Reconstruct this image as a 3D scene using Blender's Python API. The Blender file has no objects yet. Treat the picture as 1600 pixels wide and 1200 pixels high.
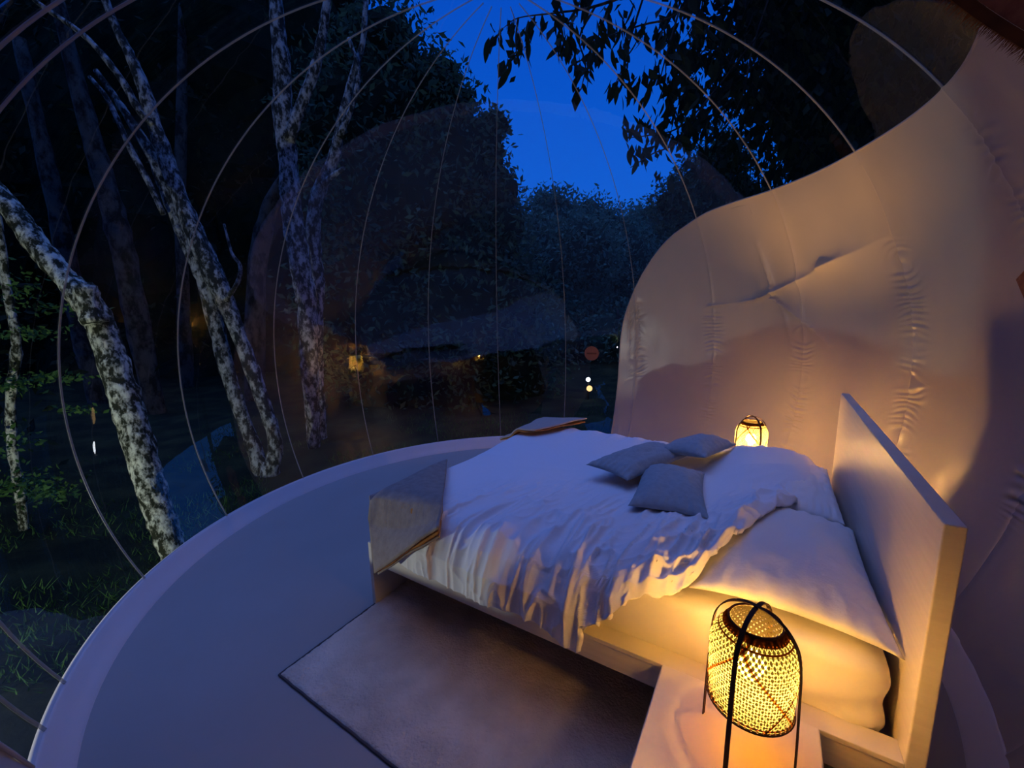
import bpy, math, random
import numpy as np
from mathutils import Vector, Matrix
random.seed(7); rng = np.random.RandomState(7)
C = bpy.context.scene.collection
sc = bpy.context.scene

# ------------------------------------------------------------------ camera
F_PX, PITCH, ROLL, CAM_H = 644.69, math.radians(9.6016), math.radians(-1.3246), 1.4897
def cam_axes():
    F = Vector((0, math.cos(PITCH), -math.sin(PITCH)))
    R0 = Vector((1, 0, 0)); U0 = Vector((0, math.sin(PITCH), math.cos(PITCH)))
    c, s = math.cos(ROLL), math.sin(ROLL)
    return F, R0 * c + U0 * s, R0 * -s + U0 * c
F_, R_, U_ = cam_axes()
cd = bpy.data.cameras.new('camera'); cam = bpy.data.objects.new('camera', cd); C.objects.link(cam)
cd.sensor_width = 36; cd.lens = F_PX / 1600 * 36; cd.clip_start = .02; cd.clip_end = 400
cam.matrix_world = Matrix(((R_.x, U_.x, -F_.x, 0), (R_.y, U_.y, -F_.y, 0), (R_.z, U_.z, -F_.z, CAM_H), (0, 0, 0, 1)))
sc.camera = cam

# ------------------------------------------------------------------ view
sc.view_settings.view_transform = 'Standard'; sc.view_settings.look = 'None'
sc.view_settings.exposure = 0.0; sc.view_settings.gamma = 1; sc.view_settings.use_curve_mapping = False
cy = sc.cycles
cy.use_denoising = True
cy.max_bounces = 8; cy.diffuse_bounces = 4; cy.glossy_bounces = 4; cy.transparent_max_bounces = 24
cy.transmission_bounces = 6
cy.sample_clamp_indirect = 25.0; cy.sample_clamp_direct = 0
cy.caustics_reflective = False; cy.caustics_refractive = False

# ------------------------------------------------------------------ dusk sky
w = bpy.data.worlds.new('dusk_sky'); sc.world = w; w.use_nodes = True
nt = w.node_tree; nt.nodes.clear()
tc = nt.nodes.new('ShaderNodeTexCoord'); sx = nt.nodes.new('ShaderNodeSeparateXYZ')
rp = nt.nodes.new('ShaderNodeValToRGB'); bg = nt.nodes.new('ShaderNodeBackground'); wo = nt.nodes.new('ShaderNodeOutputWorld')
nt.links.new(tc.outputs['Generated'], sx.inputs[0]); nt.links.new(sx.outputs['Z'], rp.inputs[0])
nt.links.new(rp.outputs[0], bg.inputs[0]); nt.links.new(bg.outputs[0], wo.inputs[0])
e = rp.color_ramp.elements
e[0].position = 0.0; e[0].color = (.014, .15, .70, 1)
e[1].position = 1.0; e[1].color = (.003, .055, .47, 1)
m_ = rp.color_ramp.elements.new(.28); m_.color = (.004, .115, .69, 1)
m_ = rp.color_ramp.elements.new(.6); m_.color = (.002, .080, .60, 1)
bg.inputs[1].default_value = 1.0
# added wide blue sun lamp, a fill that brightens bed and floor
sl = bpy.data.lights.new('added_dusk_fill', 'SUN'); so = bpy.data.objects.new('added_dusk_fill', sl); C.objects.link(so)
sl.color = (.22, .37, 1.0); sl.energy = 1.1; sl.angle = math.radians(60); so.rotation_euler = (math.radians(-4), math.radians(-6), 0)
# garden floodlight low on the ground left of the bubble: lights trunks and the pale wall
def flood(name, loc, power, col, r=.04):
    l = bpy.data.lights.new(name, 'POINT'); o = bpy.data.objects.new(name, l); C.objects.link(o)
    l.energy = power; l.color = col; l.shadow_soft_size = r; o.location = loc
flood('garden_floodlight', (-3.55, .55, -.12), 125, (.94, 1.0, .90))

# ------------------------------------------------------------------ geometry of the place (metres)
CX, CY, ZC, RR, BB = -0.002, 2.4968, 1.015, 2.290, 2.190      # the inflated dome: ellipsoid of revolution
PHI0, DPHI, HB, R0F = -2.12503, 0.342956, 0.1078, 2.0099
BX, BY, BA = 1.0046, 0.8439, math.radians(32.2146)
Wv = Vector((math.sin(BA), math.cos(BA), 0)); Lv = Vector((-math.cos(BA), math.sin(BA), 0))
BED = Matrix(((Lv.x, Wv.x, 0, BX), (Lv.y, Wv.y, 0, BY), (0, 0, 1, 0), (0, 0, 0, 1)))   # local (l, w, z); mirrored axes, so used on points only
def bp(l, w_, z): return Vector((BX + l * Lv.x + w_ * Wv.x, BY + l * Lv.y + w_ * Wv.y, z))
def ray(u, v):
    d = F_ * F_PX + R_ * (u - 800) - U_ * (v - 600)
    return d / d.y
def at(u, v, Y): return Vector((0, 0, CAM_H)) + ray(u, v) * Y
def px(n, Y, u=800, v=600): return n * Y * ray(u, v).length / F_PX * (F_PX / math.hypot(F_PX, math.hypot(u - 800, v - 600)))
def dome(az, th):     # degrees; az 0 = straight ahead, positive to the right
    a, t = math.radians(az), math.radians(th)
    return Vector((CX + RR * math.cos(t) * math.sin(a), CY + RR * math.cos(t) * math.cos(a), ZC + BB * math.sin(t)))
TH0 = math.degrees(math.asin((HB - ZC) / BB))

# ------------------------------------------------------------------ helpers
def link(name, me, mat=None, parent=None, loc=None):
    o = bpy.data.objects.new(name, me); C.objects.link(o)
    if mat is not None: me.materials.append(mat)
    if parent is not None: o.parent = parent
    if loc is not None: o.location = loc
    return o
def mesh(name, vs, fs, mat=None, parent=None, smooth=False, loc=None):
    me = bpy.data.meshes.new(name)
    if parent is not None and loc is None:
        off = parent.location
        vs = [(p[0] - off.x, p[1] - off.y, p[2] - off.z) for p in vs]
    me.from_pydata([tuple(v) for v in vs], [], fs); me.update()
    if smooth: me.polygons.foreach_set('use_smooth', [True] * len(me.polygons))
    return link(name, me, mat, parent, loc)
def npmesh(name, V, Fq, mat=None, parent=None, smooth=False):
    V = np.asarray(V, dtype=np.float32); Fq = np.asarray(Fq, dtype=np.int32)
    if parent is not None: V = V - np.array(parent.location, dtype=np.float32)
    me = bpy.data.meshes.new(name); n = len(Fq); k = Fq.shape[1]
    me.vertices.add(len(V)); me.vertices.foreach_set('co', V.ravel())
    me.loops.add(n * k); me.loops.foreach_set('vertex_index', Fq.ravel())
    me.polygons.add(n); me.polygons.foreach_set('loop_start', np.arange(n) * k)
    if smooth: me.polygons.foreach_set('use_smooth', np.ones(n, dtype=bool))
    me.update(calc_edges=True); me.validate()
    return link(name, me, mat, parent)
def tag(o, label=None, cat=None, group=None, kind=None):
    if label: o['label'] = label
    if cat: o['category'] = cat
    if group: o['group'] = group
    if kind: o['kind'] = kind
    return o
def thing(name, label, cat, loc, group=None):
    o = bpy.data.objects.new(name, None); C.objects.link(o); o.location = loc; o.empty_display_size = .1
    return tag(o, label, cat, group)
def struct(name, loc=(0, 0, 0)):
    o = bpy.data.objects.new(name, None); C.objects.link(o); o.location = loc; o['kind'] = 'structure'; return o
def grid_faces(nu, nv, closed_u=False):
    f = []
    for i in range(nu if closed_u else nu - 1):
        for j in range(nv - 1):
            a = i * nv + j; b = ((i + 1) % nu) * nv + j
            f.append((a, b, b + 1, a + 1))
    return f
def bevel(o, wd, seg=3):
    m = o.modifiers.new('bevel', 'BEVEL'); m.width = wd; m.segments = seg; m.limit_method = 'ANGLE'; m.harden_normals = False
    for p in o.data.polygons: p.use_smooth = True
    s = o.modifiers.new('weighted', 'WEIGHTED_NORMAL'); s.keep_sharp = True
def bedbox(name, l0, l1, w0, w1, z0, z1, mat, parent, bev=.004):
    vs = [bp(l, w_, z) for z in (z0, z1) for l, w_ in ((l0, w0), (l1, w0), (l1, w1), (l0, w1))]
    fs = [(0, 1, 2, 3), (7, 6, 5, 4), (0, 4, 5, 1), (1, 5, 6, 2), (2, 6, 7, 3), (3, 7, 4, 0)]
    o = mesh(name, vs, fs, mat, parent)
    if bev: bevel(o, bev)
    return o
def catmull(pts, n):
    P = [np.array(p, float) for p in pts]; P = [2 * P[0] - P[1]] + P + [2 * P[-1] - P[-2]]
    out = []
    for i in range(1, len(P) - 2):
        for k in range(n):
            t = k / n; a, b, c, d = P[i - 1], P[i], P[i + 1], P[i + 2]
            out.append(.5 * ((2 * b) + (c - a) * t + (2 * a - 5 * b + 4 * c - d) * t * t + (3 * b - a - 3 * c + d) * t ** 3))
    out.append(P[-2]); return out
def tube(pts, rad, sides=8, cap=True, base=0, flat=None):
    """vertices, faces of a tube; rad is a number or a list"""
    vs, fs = [], []; n = len(pts); prev = None
    for i, p in enumerate(pts):
        p = Vector(p); a = Vector(pts[max(i - 1, 0)]); b = Vector(pts[min(i + 1, n - 1)])
        t = (b - a).normalized()
        if prev is None:
            ref = Vector((0, 0, 1)) if abs(t.z) < .9 else Vector((1, 0, 0)); prev = t.cross(ref).normalized()
        nn = (prev - t * prev.dot(t)).normalized(); bb = t.cross(nn); prev = nn
        r = rad[i] if hasattr(rad, '__len__') else rad
        for k in range(sides):
            an = 2 * math.pi * k / sides
            vs.append(p + nn * math.cos(an) * r + bb * math.sin(an) * r * (flat or 1))
    for i in range(n - 1):
        for k in range(sides):
            k2 = (k + 1) % sides
            fs.append((base + i * sides + k, base + i * sides + k2, base + (i + 1) * sides + k2, base + (i + 1) * sides + k))
    if cap:
        fs.append(tuple(base + k for k in range(sides))[::-1]); fs.append(tuple(base + (n - 1) * sides + k for k in range(sides)))
    return vs, fs
def hsh(ix, iy, s): 
    h = np.sin(ix * 127.1 + iy * 311.7 + s * 74.7) * 43758.5453; return h - np.floor(h)
def vnoise(x, y, s=0):
    ix, iy = np.floor(x), np.floor(y); fx, fy = x - ix, y - iy
    fx = fx * fx * (3 - 2 * fx); fy = fy * fy * (3 - 2 * fy)
    a = hsh(ix, iy, s); b = hsh(ix + 1, iy, s); c = hsh(ix, iy + 1, s); d = hsh(ix + 1, iy + 1, s)
    return (a + (b - a) * fx + (c - a) * fy + (a - b - c + d) * fx * fy) * 2 - 1
def sstep(a, b, x): t = np.clip((x - a) / (b - a), 0, 1); return t * t * (3 - 2 * t)

# ------------------------------------------------------------------ materials
def newmat(name):
    m = bpy.data.materials.new(name); m.use_nodes = True; n = m.node_tree
    return m, n, n.nodes['Principled BSDF']
def mat(name, col, rough=.6, spec=.3, col2=None, scale=8, bump=0, bscale=60, sheen=0, stretch=None, ramp=(.35, .65), detail=4, sss=0):
    m, n, b = newmat(name)
    b.inputs['Base Color'].default_value = (*col, 1); b.inputs['Roughness'].default_value = rough
    b.inputs['Specular IOR Level'].default_value = spec; b.inputs['Sheen Weight'].default_value = sheen
    t = n.nodes.new('ShaderNodeTexCoord'); vec = t.outputs['Object']
    if stretch:
        mp = n.nodes.new('ShaderNodeMapping'); mp.inputs['Scale'].default_value = stretch
        n.links.new(vec, mp.inputs[0]); vec = mp.outputs[0]
    if col2:
        no = n.nodes.new('ShaderNodeTexNoise'); no.inputs['Scale'].default_value = scale; no.inputs['Detail'].default_value = detail
        r = n.nodes.new('ShaderNodeValToRGB'); r.color_ramp.elements[0].position = ramp[0]; r.color_ramp.elements[1].position = ramp[1]
        r.color_ramp.elements[0].color = (*col, 1); r.color_ramp.elements[1].color = (*col2, 1)
        n.links.new(vec, no.inputs['Vector']); n.links.new(no.outputs['Fac'], r.inputs[0]); n.links.new(r.outputs[0], b.inputs['Base Color'])
    if bump:
        nb = n.nodes.new('ShaderNodeTexNoise'); nb.inputs['Scale'].default_value = bscale; nb.inputs['Detail'].default_value = 5
        bu = n.nodes.new('ShaderNodeBump'); bu.inputs['Strength'].default_value = bump; bu.inputs['Distance'].default_value = .01
        n.links.new(vec, nb.inputs['Vector']); n.links.new(nb.outputs['Fac'], bu.inputs['Height']); n.links.new(bu.outputs[0], b.inputs['Normal'])
    return m
M = {}
M['fabric_wall'] = mat('white_coated_fabric', (.46, .405, .37), .32, .55, (.43, .38, .345), 2.5, .12, 14)
M['band'] = mat('white_vinyl_band', (.80, .72, .68), .5, .35, (.76, .68, .64), 3, .05, 20)
M['floor'] = mat('grey_vinyl_floor', (.40, .345, .30), .45, .35, (.37, .32, .275), 1.4, .04, 30)
M['white_wood'] = mat('white_stained_veneer', (.70, .63, .54), .45, .35, (.66, .59, .50), 6, .04, 40, stretch=(1, 1, 14))
M['linen'] = mat('white_cotton', (.80, .78, .78), .85, .1, None, bump=.15, bscale=55, sheen=.1)
M['sheet'] = mat('white_cotton_sheet', (.78, .73, .66), .85, .1, None, bump=.12, bscale=40, sheen=.1)
M['pillow'] = mat('pillow_cotton', (.78, .75, .70), .85, .1, None, bump=.2, bscale=30, sheen=.1)
M['cushion'] = mat('grey_green_linen', (.36, .39, .40), .9, .1, (.32, .35, .36), 40, .25, 160)
M['blanket'] = mat('grey_wool_blanket', (.33, .27, .235), .95, .05, (.28, .225, .195), 30, .3, 120)
M['blanket_in'] = mat('brown_blanket_lining', (.42, .20, .07), .95, .05)
M['blanket_far'] = mat('beige_blanket', (.46, .37, .31), .95, .05, None, bump=.2, bscale=90)
M['rug'] = mat('beige_pile_rug', (.80, .66, .52), .95, .05, (.60, .48, .37), 7, 1.0, 90, ramp=(.3, .7), detail=8)
M['rug_edge'] = mat('dark_rug_binding', (.10, .085, .085), .9, .05)
M['strip'] = mat('dark_bent_bamboo', (.06, .025, .012), .6, .15, (.035, .014, .008), 30)
M['seam'] = mat('milky_weld_strip', (.42, .41, .40), .35, .5)
_n = M['seam'].node_tree; _t = _n.nodes.new('ShaderNodeBsdfTransparent'); _m = _n.nodes.new('ShaderNodeMixShader'); _m.inputs[0].default_value = .5
_n.links.new(_t.outputs[0], _m.inputs[1]); _n.links.new(_n.nodes['Principled BSDF'].outputs[0], _m.inputs[2]); _n.links.new(_m.outputs[0], _n.nodes['Material Output'].inputs[0])
M['soil'] = mat('forest_floor', (.018, .022, .012), .95, .05, (.045, .05, .02), 2.2, .8, 9, ramp=(.4, .7), detail=8)
M['deck'] = mat('dark_timber_plinth', (.03, .025, .02), .8, .2)
M['brown'] = mat('brown_wood', (.36, .14, .06), .6, .3, (.24, .085, .04), 7, .2, 30, stretch=(1, 8, 8))
M['fibre'] = mat('brown_fibre_fringe', (.13, .06, .03), .9, .1)
M['black'] = mat('black_metal', (.02, .02, .02), .5, .4)
M['disc'] = mat('dull_red_plastic', (.22, .07, .05), .6, .3)
M['disc_bar'] = mat('dark_red_bar', (.09, .018, .012), .6, .3)

# bark: pale lichen patches on dark bark
def bark(name, dark, pale, sc_, lo=.42, hi=.56):
    m, n, b = newmat(name); b.inputs['Roughness'].default_value = .9; b.inputs['Specular IOR Level'].default_value = .1
    t = n.nodes.new('ShaderNodeTexCoord'); mp = n.nodes.new('ShaderNodeMapping'); mp.inputs['Scale'].default_value = (1, 1, .55)
    a = n.nodes.new('ShaderNodeTexNoise'); a.inputs['Scale'].default_value = sc_; a.inputs['Detail'].default_value = 7; a.inputs['Roughness'].default_value = .68
    r = n.nodes.new('ShaderNodeValToRGB'); r.color_ramp.elements[0].position = lo; r.color_ramp.elements[1].position = hi
    r.color_ramp.elements[0].color = (*dark, 1); r.color_ramp.elements[1].color = (*pale, 1)
    bu = n.nodes.new('ShaderNodeBump'); bu.inputs['Strength'].default_value = .8; bu.inputs['Distance'].default_value = .02
    n.links.new(t.outputs['Object'], mp.inputs[0]); n.links.new(mp.outputs[0], a.inputs['Vector']); n.links.new(a.outputs['Fac'], r.inputs[0])
    n.links.new(r.outputs[0], b.inputs['Base Color']); n.links.new(a.outputs['Fac'], bu.inputs['Height']); n.links.new(bu.outputs[0], b.inputs['Normal'])
    return m
M['bark'] = bark('lichen_bark', (.03, .035, .02), (.74, .78, .60), 19, .46, .60)
M['bark2'] = bark('blotched_grey_bark', (.03, .035, .03), (.52, .55, .50), 15, .46, .60)
M['bark3'] = bark('dark_bark', (.02, .018, .015), (.10, .09, .075), 5)

def leafmat(name, col, col2, trans=.3):
    m, n, b = newmat(name); b.inputs['Roughness'].default_value = .7; b.inputs['Specular IOR Level'].default_value = .12
    g = n.nodes.new('ShaderNodeNewGeometry'); r = n.nodes.new('ShaderNodeValToRGB')
    r.color_ramp.elements[0].color = (*col, 1); r.color_ramp.elements[1].color = (*col2, 1)
    n.links.new(g.outputs['Random Per Island'], r.inputs[0]); n.links.new(r.outputs[0], b.inputs['Base Color'])
    tr = n.nodes.new('ShaderNodeBsdfTranslucent'); n.links.new(r.outputs[0], tr.inputs[0])
    mx = n.nodes.new('ShaderNodeMixShader'); mx.inputs[0].default_value = trans
    n.links.new(b.outputs[0], mx.inputs[1]); n.links.new(tr.outputs[0], mx.inputs[2])
    n.links.new(mx.outputs[0], n.nodes['Material Output'].inputs[0]); return m
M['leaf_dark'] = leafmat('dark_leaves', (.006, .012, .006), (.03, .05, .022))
M['leaf_mid'] = leafmat('teal_leaves', (.03, .07, .045), (.10, .19, .10))
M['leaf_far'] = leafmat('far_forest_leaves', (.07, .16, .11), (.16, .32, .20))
M['leaf_green'] = leafmat('green_leaves', (.03, .08, .02), (.10, .22, .05))
M['core'] = mat('crown_shade_core', (.008, .014, .009), .95, .02, (.016, .026, .014), 3)  # dark colour stands in for the shade deep inside the crowns
M['core_far'] = mat('far_crown_shade_core', (.02, .05, .035), .95, .02, (.035, .075, .05), 2)

# clear film of the dome
m, n, b = newmat('clear_pvc_film'); n.nodes.remove(b)
gl = n.nodes.new('ShaderNodeBsdfGlossy'); gl.inputs['Roughness'].default_value = .008; gl.inputs['Color'].default_value = (1, 1, 1, 1)
tp = n.nodes.new('ShaderNodeBsdfTransparent'); tp.inputs['Color'].default_value = (.93, .94, .95, 1)
lw = n.nodes.new('ShaderNodeLayerWeight'); lw.inputs['Blend'].default_value = .5
pw = n.nodes.new('ShaderNodeMath'); pw.operation = 'POWER'; pw.inputs[1].default_value = 4.5
fr = n.nodes.new('ShaderNodeMath'); fr.operation = 'MULTIPLY_ADD'; fr.inputs[1].default_value = .55; fr.inputs[2].default_value = .068
n.links.new(lw.outputs['Facing'], pw.inputs[0]); n.links.new(pw.outputs[0], fr.inputs[0])
mx = n.nodes.new('ShaderNodeMixShader'); t = n.nodes.new('ShaderNodeTexCoord')
no = n.nodes.new('ShaderNodeTexNoise'); no.inputs['Scale'].default_value = 1.6; no.inputs['Detail'].default_value = 3
bu = n.nodes.new('ShaderNodeBump'); bu.inputs['Strength'].default_value = .10; bu.inputs['Distance'].default_value = .02
n.links.new(t.outputs['Object'], no.inputs['Vector']); n.links.new(no.outputs['Fac'], bu.inputs['Height']); n.links.new(bu.outputs[0], gl.inputs['Normal'])
n.links.new(fr.outputs[0], mx.inputs[0]); n.links.new(tp.outputs[0], mx.inputs[1]); n.links.new(gl.outputs[0], mx.inputs[2])
n.links.new(mx.outputs[0], n.nodes['Material Output'].inputs[0]); M['film'] = m

# lamp weave: thin bamboo that lets a little light through
def weave(name, tr_col, df_col):
    m, n, b = newmat(name); n.nodes.remove(b)
    tr = n.nodes.new('ShaderNodeBsdfTranslucent'); tr.inputs[0].default_value = (*tr_col, 1)
    df = n.nodes.new('ShaderNodeBsdfDiffuse'); df.inputs[0].default_value = (*df_col, 1)
    ad = n.nodes.new('ShaderNodeAddShader'); n.links.new(tr.outputs[0], ad.inputs[0]); n.links.new(df.outputs[0], ad.inputs[1])
    n.links.new(ad.outputs[0], n.nodes['Material Output'].inputs[0]); return m
M['weave'] = weave('bamboo_weave', (.048, .048, .032), (.005, .004, .002))
M['plate'] = weave('base_light_baffle', (.125, .085, .020), (.003, .002, .001))  # for the added disc under the bulb: passes dim amber light downward
M['weave_red'] = weave('red_brown_bamboo', (.050, .0125, .0022), (.006, .0018, .0005))
def emit(name, col, s):
    m, n, b = newmat(name); n.nodes.remove(b); e_ = n.nodes.new('ShaderNodeEmission'); e_.inputs[0].default_value = (*col, 1); e_.inputs[1].default_value = s
    n.links.new(e_.outputs[0], n.nodes['Material Output'].inputs[0]); return m
M['bulb'] = emit('lit_bulb', (1, .50, .10), 1150)
M['bulb_far'] = emit('lit_bulb_far', (1, .51, .12), 2300)
M['white_light'] = emit('white_lit_bulb', (.9, .95, 1), 12)
M['warm_light'] = emit('warm_lit_glass', (1, .62, .25), 1.6)

# ================================================================== STRUCTURE
# ground outside
def ground_z(x, y):
    d = np.hypot(x - CX, y - CY)
    z = -.42 + .10 * vnoise(x * .5, y * .5, 1) + .05 * vnoise(x * 1.7, y * 1.7, 2) + .02 * vnoise(x * 5, y * 5, 3)
    z = z + np.clip(d - 9, 0, 60) * .05
    return np.where(d < 2.9, np.minimum(z, -.40), z)
n_ = 240; g = np.linspace(-1, 1, n_); g = np.sign(g) * np.abs(g) ** 1.9 * 60
X, Y = np.meshgrid(g, g + 2.5, indexing='ij'); Z = ground_z(X, Y)
idx = np.arange(n_ * n_).reshape(n_, n_)
Fq = np.stack([idx[:-1, :-1], idx[1:, :-1], idx[1:, 1:], idx[:-1, 1:]], -1).reshape(-1, 4)
o = npmesh('ground', np.stack([X, Y, Z], -1).reshape(-1, 3), Fq, M['soil'], None, True); o['kind'] = 'structure'

# plinth the bubble stands on
def ring_mesh(name, prof, mat_, nseg=128, a0=0, a1=360, parent=None, smooth=True):
    closed = abs(a1 - a0 - 360) < 1e-6; cols = nseg if closed else nseg + 1
    vs = [(CX + r * math.sin(math.radians(a0 + (a1 - a0) * i / nseg)), CY + r * math.cos(math.radians(a0 + (a1 - a0) * i / nseg)), z) for i in range(cols) for r, z in prof]
    return mesh(name, vs, grid_faces(cols, len(prof), closed), mat_, parent, smooth)
o = ring_mesh('trim_plinth', [(0.001, -.02), (2.06, -.02), (2.12, -.05), (2.12, -.6)], M['deck'], smooth=False); o['kind'] = 'structure'
o = ring_mesh('floor', [(0.001, 0), (R0F, 0), (R0F + .01, -.02)], M['floor'], smooth=False); o['kind'] = 'structure'
# white inflated band round the floor
rb = math.hypot(dome(0, TH0).y - CY, 0)
prof = [(R0F - .002, 0), (R0F + .004, .012)] + [(R0F + (rb - R0F) * t, HB * t) for t in (.3, .6, .9)] + [(rb + .004, HB + .004), (rb + .022, HB - .004), (rb + .02, HB - .06), (R0F + .06, -.03)]
o = ring_mesh('baseboard_round', prof, M['band'], 180); o['kind'] = 'structure'

# boundary between white cloth and clear film (azimuth -> elevation angle)
BND = [(30.3, -24.4), (30.5, -15), (30.8, -6.5), (31.0, 2.2), (32.0, 9.6), (33.8, 14.8), (36.2, 19.5), (39.6, 24.2), (43.7, 28.3), (47.6, 30.9), (51.9, 32.7), (55.7, 34.0), (59.5, 34.8),
       (66.4, 35.3), (73.8, 35.35), (84, 35.5), (94, 35.8), (107, 36), (118, 36.4), (129, 37.6), (134, 39), (140, 43), (148, 50), (158, 56), (180, 58), (202, 55), (212, 47), (219, 35), (224, 20), (226, 8), (227.2, -10), (227.5, -24.4)]  # unseen hood over the entrance raised to keep blue sky off the walls
AZ0, AZ1 = BND[0][0], BND[-1][0]
def thb(az): return float(np.interp(az, [a for a, _ in BND], [b_ for _, b_ in BND]))
SE = [math.degrees(PHI0 + DPHI * k) for k in range(19)] + [math.degrees(PHI0) + 360]
DOOR = (160.5, 199.5)          # opening where the entrance tunnel joins on
DOOR_TH = math.degrees(math.asin((2.12 - ZC) / BB))

RIDGES = []   # creases pulled into the cloth: (az, z) -> (az, z), depth, width
def rdg(a, b_, h, wd): RIDGES.append((a, b_, h * 1.7, wd))
rdg((66.3, 1.57), (84, 1.80), .034, .050); rdg((80, 1.75), (94, 1.88), .030, .10); rdg((66.3, 1.57), (61.5, 1.545), .028, .020)
rdg((69.4, 1.56), (67.6, 1.98), .030, .022); rdg((69.4, 1.56), (76.5, 1.34), .028, .022); rdg((76.5, 1.34), (82, 1.15), .012, .03)
rdg((70.2, 1.56), (73.5, 1.05), .015, .025); rdg((54, 1.52), (63, 1.55), .012, .022)
def ruffle(az, z, R):
    d = np.zeros_like(az); zf = z
    for k, sa in enumerate(SE[8:16]):
        k += 8
        s = np.radians(az - sa) * R
        j = vnoise(zf * 3 + k * 7, zf * 0, 5) * .012
        side = np.exp(-((np.abs(s + j) - .035) / .045) ** 2) * (np.abs(s) < .16)
        amp = .5 + .5 * vnoise(zf * 4.1 + k * 3, zf * 0 + k, 6)
        hi = {8: (.75, 1.55), 9: (.5, 1.45), 10: (.35, 1.30), 11: (.25, 1.80), 12: (.6, 2.1)}.get(k, (.3, 1.9))
        win = sstep(hi[0] - .12, hi[0] + .1, zf) * (1 - sstep(hi[1] - .1, hi[1] + .15, zf))
        ph = zf * 150 + 9 * vnoise(zf * 9, s * 6 + k * 5, 7) + k * 2
        d += side * win * (.25 + amp) * .0062 * (np.sin(ph) + .5 * np.sin(ph * .57 + 1 + np.sign(s)))
        d += .006 * np.exp(-(s / .010) ** 2)                      # the seam itself stands in as a fine fold
    for (a1, z1), (a2, z2), h, wd in RIDGES:
        p = np.radians(az - a1) * R; q = z - z1; ex, ey = math.radians(a2 - a1) * R.mean(), z2 - z1
        Ls = ex * ex + ey * ey; t = np.clip((p * ex + q * ey) / Ls, 0, 1)
        dd = np.hypot(p - t * ex, q - t * ey); ww = wd * (.35 + t * .9)
        d += h * (1 - .75 * t) * np.exp(-dd / ww)
    d += .006 * vnoise(np.radians(az) * 6, z * 2.2, 8) + .0025 * vnoise(np.radians(az) * 22, z * 7, 9)
    return d
ww_ = struct('wall_right', (CX, CY, 0))
def cloth_panel(a_lo, a_hi, lo_fn, hi_fn, nr, nc):
    azs = np.linspace(a_lo, a_hi, nc)
    extra = [a for a, _ in BND if a_lo < a < a_hi]; azs = np.unique(np.concatenate([azs, extra]))
    t = np.linspace(0, 1, nr)
    lo = np.array([lo_fn(a) for a in azs]); hi = np.array([max(hi_fn(a), lo_fn(a) + .3) for a in azs])
    TH = lo[:, None] + (hi - lo)[:, None] * t[None, :]; AZ = np.repeat(azs[:, None], nr, 1)
    th = np.radians(TH); az = np.radians(AZ); Rz = RR * np.cos(th); z = ZC + BB * np.sin(th)
    ds = ruffle(AZ, z, Rz); sx_ = np.minimum(1, np.minimum((AZ - AZ0) / 2 + .25, 1))
    fac = 1 - (ds * sx_) / RR
    V = np.stack([CX + Rz * fac * np.sin(az), CY + Rz * fac * np.cos(az), z], -1)
    nn = len(azs); idx = np.arange(nn * nr).reshape(nn, nr)
    Fq = np.stack([idx[:-1, :-1], idx[:-1, 1:], idx[1:, 1:], idx[1:, :-1]], -1).reshape(-1, 4)
    return V.reshape(-1, 3), Fq
edges = [AZ0] + [a for a in SE if AZ0 + 1 < a < AZ1 - 1] + [AZ1]
for a, b_ in zip(edges[:-1], edges[1:]):
    vis = a < 140
    for (c, d_) in ([(a, b_)] if b_ <= DOOR[0] or a >= DOOR[1] else [x for x in ((a, min(b_, DOOR[0])), (max(a, DOOR[0]), min(b_, DOOR[1])), (max(a, DOOR[1]), b_)) if x[1] - x[0] > .5]):
        indoor = c >= DOOR[0] - .01 and d_ <= DOOR[1] + .01
        V, Fq = cloth_panel(c, d_, (lambda q: DOOR_TH) if indoor else (lambda q: TH0), thb, 330 if vis else 40, max(4, int((d_ - c) * (2.9 if vis else .8))))
        npmesh('fabric_panel', V, Fq, M['fabric_wall'], ww_, True)
# hem along the edge of the white cloth
pts = [dome(a, b_) * 1.0 for a, b_ in [(AZ0 + (AZ1 - AZ0) * 0, t) for t in (-24,)] + BND]
pts = [p for p in catmull([tuple(dome(a, b_)) for a, b_ in BND], 6)]
v, f = tube(pts, .006, 6); mesh('cloth_hem', v, f, M['fabric_wall'], ww_, True)
# valve flap near the upper left of the white wall
c0 = dome(66.2, 33.2); nrm = Vector(((c0.x - CX) / RR ** 2, (c0.y - CY) / RR ** 2, (c0.z - ZC) / BB ** 2)).normalized()
tx = Vector((math.cos(math.radians(66)), -math.sin(math.radians(66)), 0)); ty = tx.cross(nrm).normalized()
if ty.z < 0: ty = -ty
vs = []
for dz in (-.016, -.001):
    for a, b_ in ((-.075, -.045), (.075, -.045), (.075, .04), (-.075, .04)): vs.append(c0 - nrm * (.012 - dz * -1) + tx * a + ty * b_ if dz < -.01 else c0 + tx * a + ty * b_)
o = mesh('fabric_flap', vs, [(0, 1, 2, 3), (7, 6, 5, 4), (0, 4, 5, 1), (1, 5, 6, 2), (2, 6, 7, 3), (3, 7, 4, 0)], M['fabric_wall'], ww_); bevel(o, .004)

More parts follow.
